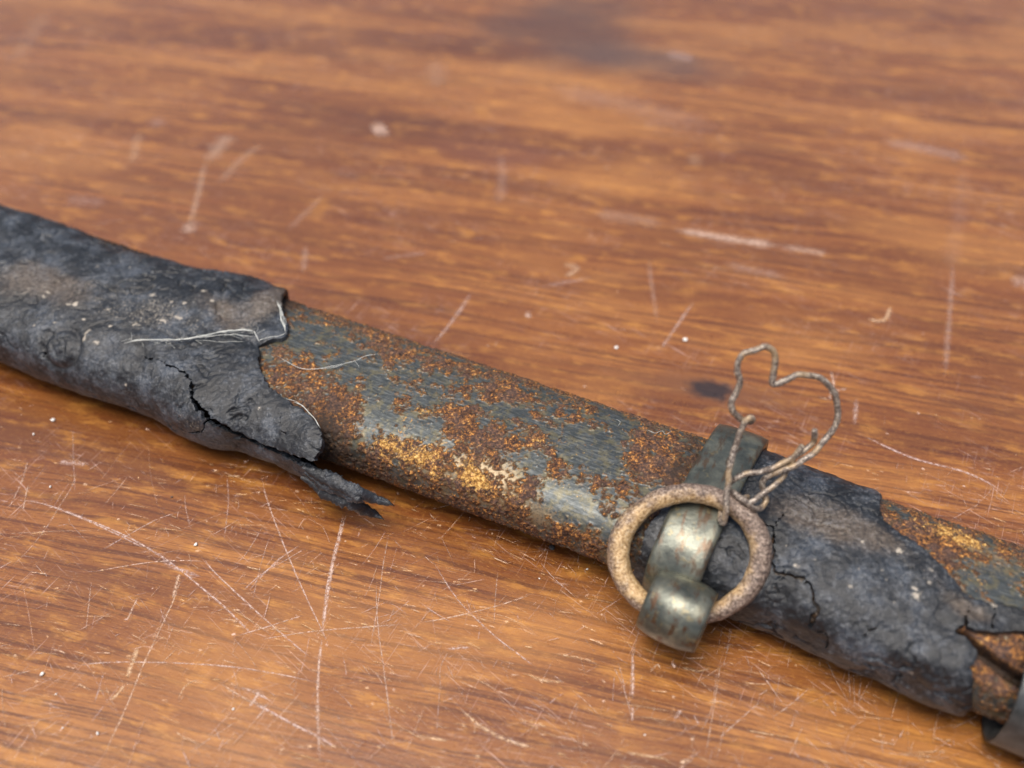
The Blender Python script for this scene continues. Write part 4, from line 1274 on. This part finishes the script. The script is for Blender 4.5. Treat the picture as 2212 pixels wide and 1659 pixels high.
# ------------------------------------------------------------------ the twisted wire
def build_wire():
    conv = lambda p: (1277.2 + p[0] * .4162, 724.9 + p[1] * .4162)
    # point on the ring where the wire is hooked
    a = np.linspace(0, 2 * np.pi, 720)
    rp = RC + RING_R * (np.cos(a)[:, None] * RX + np.sin(a)[:, None] * RY)
    q = project(rp)
    def on_ring(x, y):
        return rp[np.argmin((q[:, 0] - x) ** 2 + (q[:, 1] - y) ** 2)]
    hook = on_ring(*conv((735, 890)))
    # the wire stands up from the ring in a steep plane leaning back
    lean = math.radians(66)
    nrm = np.array([0.10, -math.sin(lean), math.cos(lean)]); nrm /= np.linalg.norm(nrm)
    def wp(p, d=0.0):
        r = ray(*conv(p))
        t = ((hook - CAM) @ nrm) / (r @ nrm)
        P = CAM + r * t
        return P + d * (CAM - P) / np.linalg.norm(CAM - P)
    def ringw(p, d):
        """a point close to the ring, d mm from its centre line towards the lens"""
        r = ray(*conv(p))
        C = hook
        t = ((C - CAM) @ FWD) / (r @ FWD)
        P = CAM + r * t
        return P + d * (CAM - P) / np.linalg.norm(CAM - P)
    R0 = 0.43
    one = [ringw((672, 905), -1.0), ringw((668, 950), 0.2), ringw((688, 968), 1.4), ringw((700, 900), 2.35), ringw((706, 830), 2.4), wp((714, 740), 1.0), wp((730, 640), .3), wp((745, 580)), wp((768, 520)), wp((795, 455)), wp((820, 432)), wp((838, 436)), wp((826, 450), -.7), wp((790, 446), -.9), wp((762, 425), -.5), wp((738, 390)), wp((729, 345)),
           wp((752, 298)), wp((772, 245)), wp((766, 212)), wp((757, 190)), wp((768, 130)), wp((795, 98)), wp((840, 80)), wp((895, 62)), wp((930, 70)), wp((952, 98)), wp((956, 135)), wp((946, 195)), wp((938, 238)), wp((948, 256)), wp((980, 246)), wp((1030, 222)), wp((1090, 205)), wp((1140, 207)), wp((1195, 228)), wp((1240, 265)), wp((1268, 320)), wp((1282, 380)), wp((1276, 440)),
           wp((1244, 505)), wp((1195, 560)), wp((1130, 622), .3), wp((1060, 668), .5), wp((980, 706), .5), wp((925, 725), .1), wp((893, 750), -.4), wp((888, 785), -.6), wp((902, 825), -.3), wp((905, 862), .3), wp((880, 892), .8), ringw((845, 895), 1.2), ringw((812, 872), 1.9), ringw((775, 850), 1.9), ringw((745, 820), 0.9), ringw((722, 812), -1.2)]
    two = [ringw((712, 770), -1.6), wp((740, 748), -.9), wp((780, 728), -.4), wp((830, 712), -.2), wp((890, 705), .1), wp((950, 685), .5), wp((1010, 655), .4), wp((1060, 622), -.2), wp((1110, 585), -.7), wp((1150, 552), -.6), wp((1160, 520), 0), wp((1160, 494), .3)]
    three = [wp((1096, 568), .5), wp((1072, 598), .4), wp((1045, 640), .2), wp((1010, 695), -.6), wp((985, 745), -.1), wp((940, 785), .7), wp((890, 822), .9), ringw((850, 852), 1.8), ringw((818, 866), 1.6), ringw((800, 850), .4), ringw((808, 835), -1.0)]
    parts = []
    for pts, r in ((one, R0), (two, R0 * .9), (three, R0 * .92)):
        path = catmull(pts, 7)
        path = path + np.stack([fbm(path, 2.2, 2, 60.0), fbm(path, 2.2, 2, 61.0), fbm(path, 2.2, 2, 62.0)], 1) * 0.26
        k = fbm(path, 1.2, 3, 63.0)
        parts.append(tube_along(path, r, 12, radii=r * (1 + 0.15 * k)))
    V, F = join(parts)
    o = mesh_object('twisted_wire', V, F, WIRE)
    tag(o, 'thin grey wire bent into a heart-like loop and twisted round the ring', 'wire')
build_wire()

# ------------------------------------------------------------------ frayed fibres on the leather
def build_fibres():
    def on(tube, pts, lift=0.35):
        out = []
        for x, y in pts:
            s, a = tube.hit(x, y)
            P = tube.point(np.array([s]), np.array([a / PERIM]))[0]
            P = P + (CAM - P) / np.linalg.norm(CAM - P) * lift
            out.append(P)
        return out
    def strand(pts, r, wob, seed):
        path = catmull(pts, 6)
        path = path + np.stack([fbm(path, 2.5, 2, seed), fbm(path, 2.5, 2, seed + 1), fbm(path, 2.5, 2, seed + 2) * .5], 1) * wob
        n = len(path); t = np.linspace(0, 1, n)
        r *= .5
        return tube_along(path, r, 5, radii=r * np.clip(np.minimum(t, 1 - t) * 9, .25, 1) * (1 + .5 * fbm(path, 1.0, 2, seed + 4)))
    A = [(268, 739), (300, 735), (345, 733), (400, 731), (440, 724), (490, 715), (530, 713), (548, 716)]
    sets = []
    p = []
    for k in range(7):
        p.append(strand(on(left, A[(k * 2) % 4 if k > 2 else 0:], 1.25 - .08 * k), 0.14 - .015 * k, 0.2 + .13 * k, 70 + 5 * k))
    p.append(strand(on(left, [(390, 732), (450, 726), (500, 722), (552, 728)], 1.2), .10, .3, 90))
    p.append(strand(on(left, [(420, 734), (480, 740), (530, 738)], 1.0), .07, .3, 95))
    p.append(strand(on(left, [(548, 714), (554, 726), (560, 738)], 1.3), .16, .15, 99))
    for k in range(34):          # fuzz
        t = RNG.random(); x = 275 + 280 * t; y = 739 - 22 * smooth(np.array(x), 380, 540) + RNG.normal(0, 3)
        dx, dy = RNG.normal(0, 14), RNG.normal(0, 7)
        p.append(strand(on(left, [(x, y), (x + dx * .5, y + dy * .4), (x + dx, y + dy)], .55), .055, .25, 400 + 3 * k))
    p.append(strand(on(left, [(558, 736), (580, 728), (600, 724), (618, 720)], 1.4), .12, .2, 101))
    sets.append((p, LEFT))
    p = []
    for k in range(4):
        p.append(strand(on(left, [(598 + 2 * k, 650 + 3 * (k % 3)), (604 + 2 * k, 672), (609 + 2 * k, 695), (617, 716 - 6 * (k % 2))], 1.7), 0.15 - .022 * k, 0.22 + .10 * k, 110 + 4 * k))
    sets.append((p, LEFT))
    p = []
    p.append(strand(on(left, [(633, 868), (650, 876), (664, 889), (680, 906), (690, 925)], .9), .13, .12, 130))
    p.append(strand(on(left, [(618, 862), (640, 868), (655, 880)], .9), .07, .15, 134))
    sets.append((p, LEFT))
    p = []
    q = on(core, [(600, 770), (640, 792), (680, 798), (720, 792), (760, 780), (790, 768), (822, 764)], 1.0)
    p.append(strand(q, .10, .2, 140))
    p.append(strand(on(core, [(660, 797), (710, 796), (745, 786)], .9), .07, .3, 150))
    p.append(strand(on(core, [(766, 778), (772, 788), (775, 794)], .7), .06, .1, 155))
    sets.append((p, LEFT))
    p = [strand(on(core, [(1400, 930), (1412, 934), (1430, 930), (1436, 937), (1450, 930)], .7), .07, .2, 160), strand(on(core, [(1330, 905), (1340, 912), (1336, 920)], .6), .05, .2, 165)]
    sets.append((p, CORE))
    for parts, par in sets:
        V, F = join(parts)
        o = mesh_object('pale_fibre', V, F, FIBRE)
        o.parent = par
        o.matrix_parent_inverse = par.matrix_world.inverted()
bpy.context.view_layer.update()
build_fibres()

# ------------------------------------------------------------------ crumbs on the table
def build_crumbs():
    def crumb(x, y, size, mat, label, group=None, flat=0.6, cat='crumb', name='crumb'):
        c = at_z(x, y)
        d = size * ((c - CAM) @ FWD) / FPX
        n, m = 7, 10
        th = np.linspace(0.0, np.pi, n); ph = np.linspace(0, 2 * np.pi, m, endpoint=False)
        T, Pp = np.meshgrid(th, ph, indexing='ij')
        D = np.stack([np.sin(T) * np.cos(Pp), np.sin(T) * np.sin(Pp), np.cos(T)], -1)
        rr = 1 + 0.55 * fbm(D * 1.0 + x * .13 + y * .37, .9, 3, 5.0)
        V = D * rr[..., None] * np.array([d / 2, d / 2 * RNG.uniform(.55, .9), d / 2 * flat])
        a = RNG.uniform(0, 3.14); R = np.array([[math.cos(a), -math.sin(a), 0], [math.sin(a), math.cos(a), 0], [0, 0, 1]])
        V = V @ R.T
        V[..., 2] -= V[..., 2].min() - 0.02
        o = mesh_object(name, V.reshape(-1, 3), grid_faces(n, m), mat, smooth_shade=False)
        o.location = c * MM
        tag(o, label, cat, group)
    A = lambda x, y: (x * .5215, 794 + y * .5215)
    near = 'pale crumbs on the table'
    for (x, y, sz, lab) in [
        (221, 221, 10, 'white crumb on the table just under the left half of the long leather cover'),
        (140, 278, 6, 'tiny pale crumb beside the white crumb under the long leather cover'),
        (210, 496, 7, 'pale crumb between two short upright scratches at the left edge of the table'),
        (176, 1273, 11, 'largest white crumb at the left end of the long arched scratch'),
        (406, 1518, 9, 'white crumb near the bottom edge to the left of the bright diagonal gouge'),
        (233, 1354, 5, 'tiny pale crumb below the largest white crumb'),
        (967, 1416, 6, 'tiny pale crumb at the upper end of the bright diagonal gouge'),
        (260, 1494, 5, 'tiny pale crumb to the left of the white crumb near the bottom edge'),
        (812, 736, 9, 'pale crumb where the straight diagonal scratch begins below the cracked leather')]:
        crumb(*A(x, y), sz, CRUMB, lab, near)
    for (x, y, sz, lab) in [
        (1268, 1230, 6, 'tiny white crumb under the rusty body just left of the ring'),
        (1393, 1588, 5, 'tiny pale crumb at the bottom edge below the brass loop'),
        (1480, 735, 11, 'blurred pale crumb on the table behind the wire loop'),
        (1331, 752, 10, 'blurred pale crumb behind the rusty body midway to the wire loop'),
        (1165, 1250, 4, 'tiniest pale crumb below the dark flake')]:
        crumb(x, y, sz, CRUMB, lab, near, .35)
    crumb(1192, 1184, 15, DARKCRUMB, 'small dark flake on the table below the rusty middle of the scabbard', None, .35, 'flake', 'dark_flake')
    crumb(*A(712, 538), 6, DARKCRUMB, 'tiny black speck on the table below the torn leather strip', None, .4, 'speck', 'black_speck')
build_crumbs()
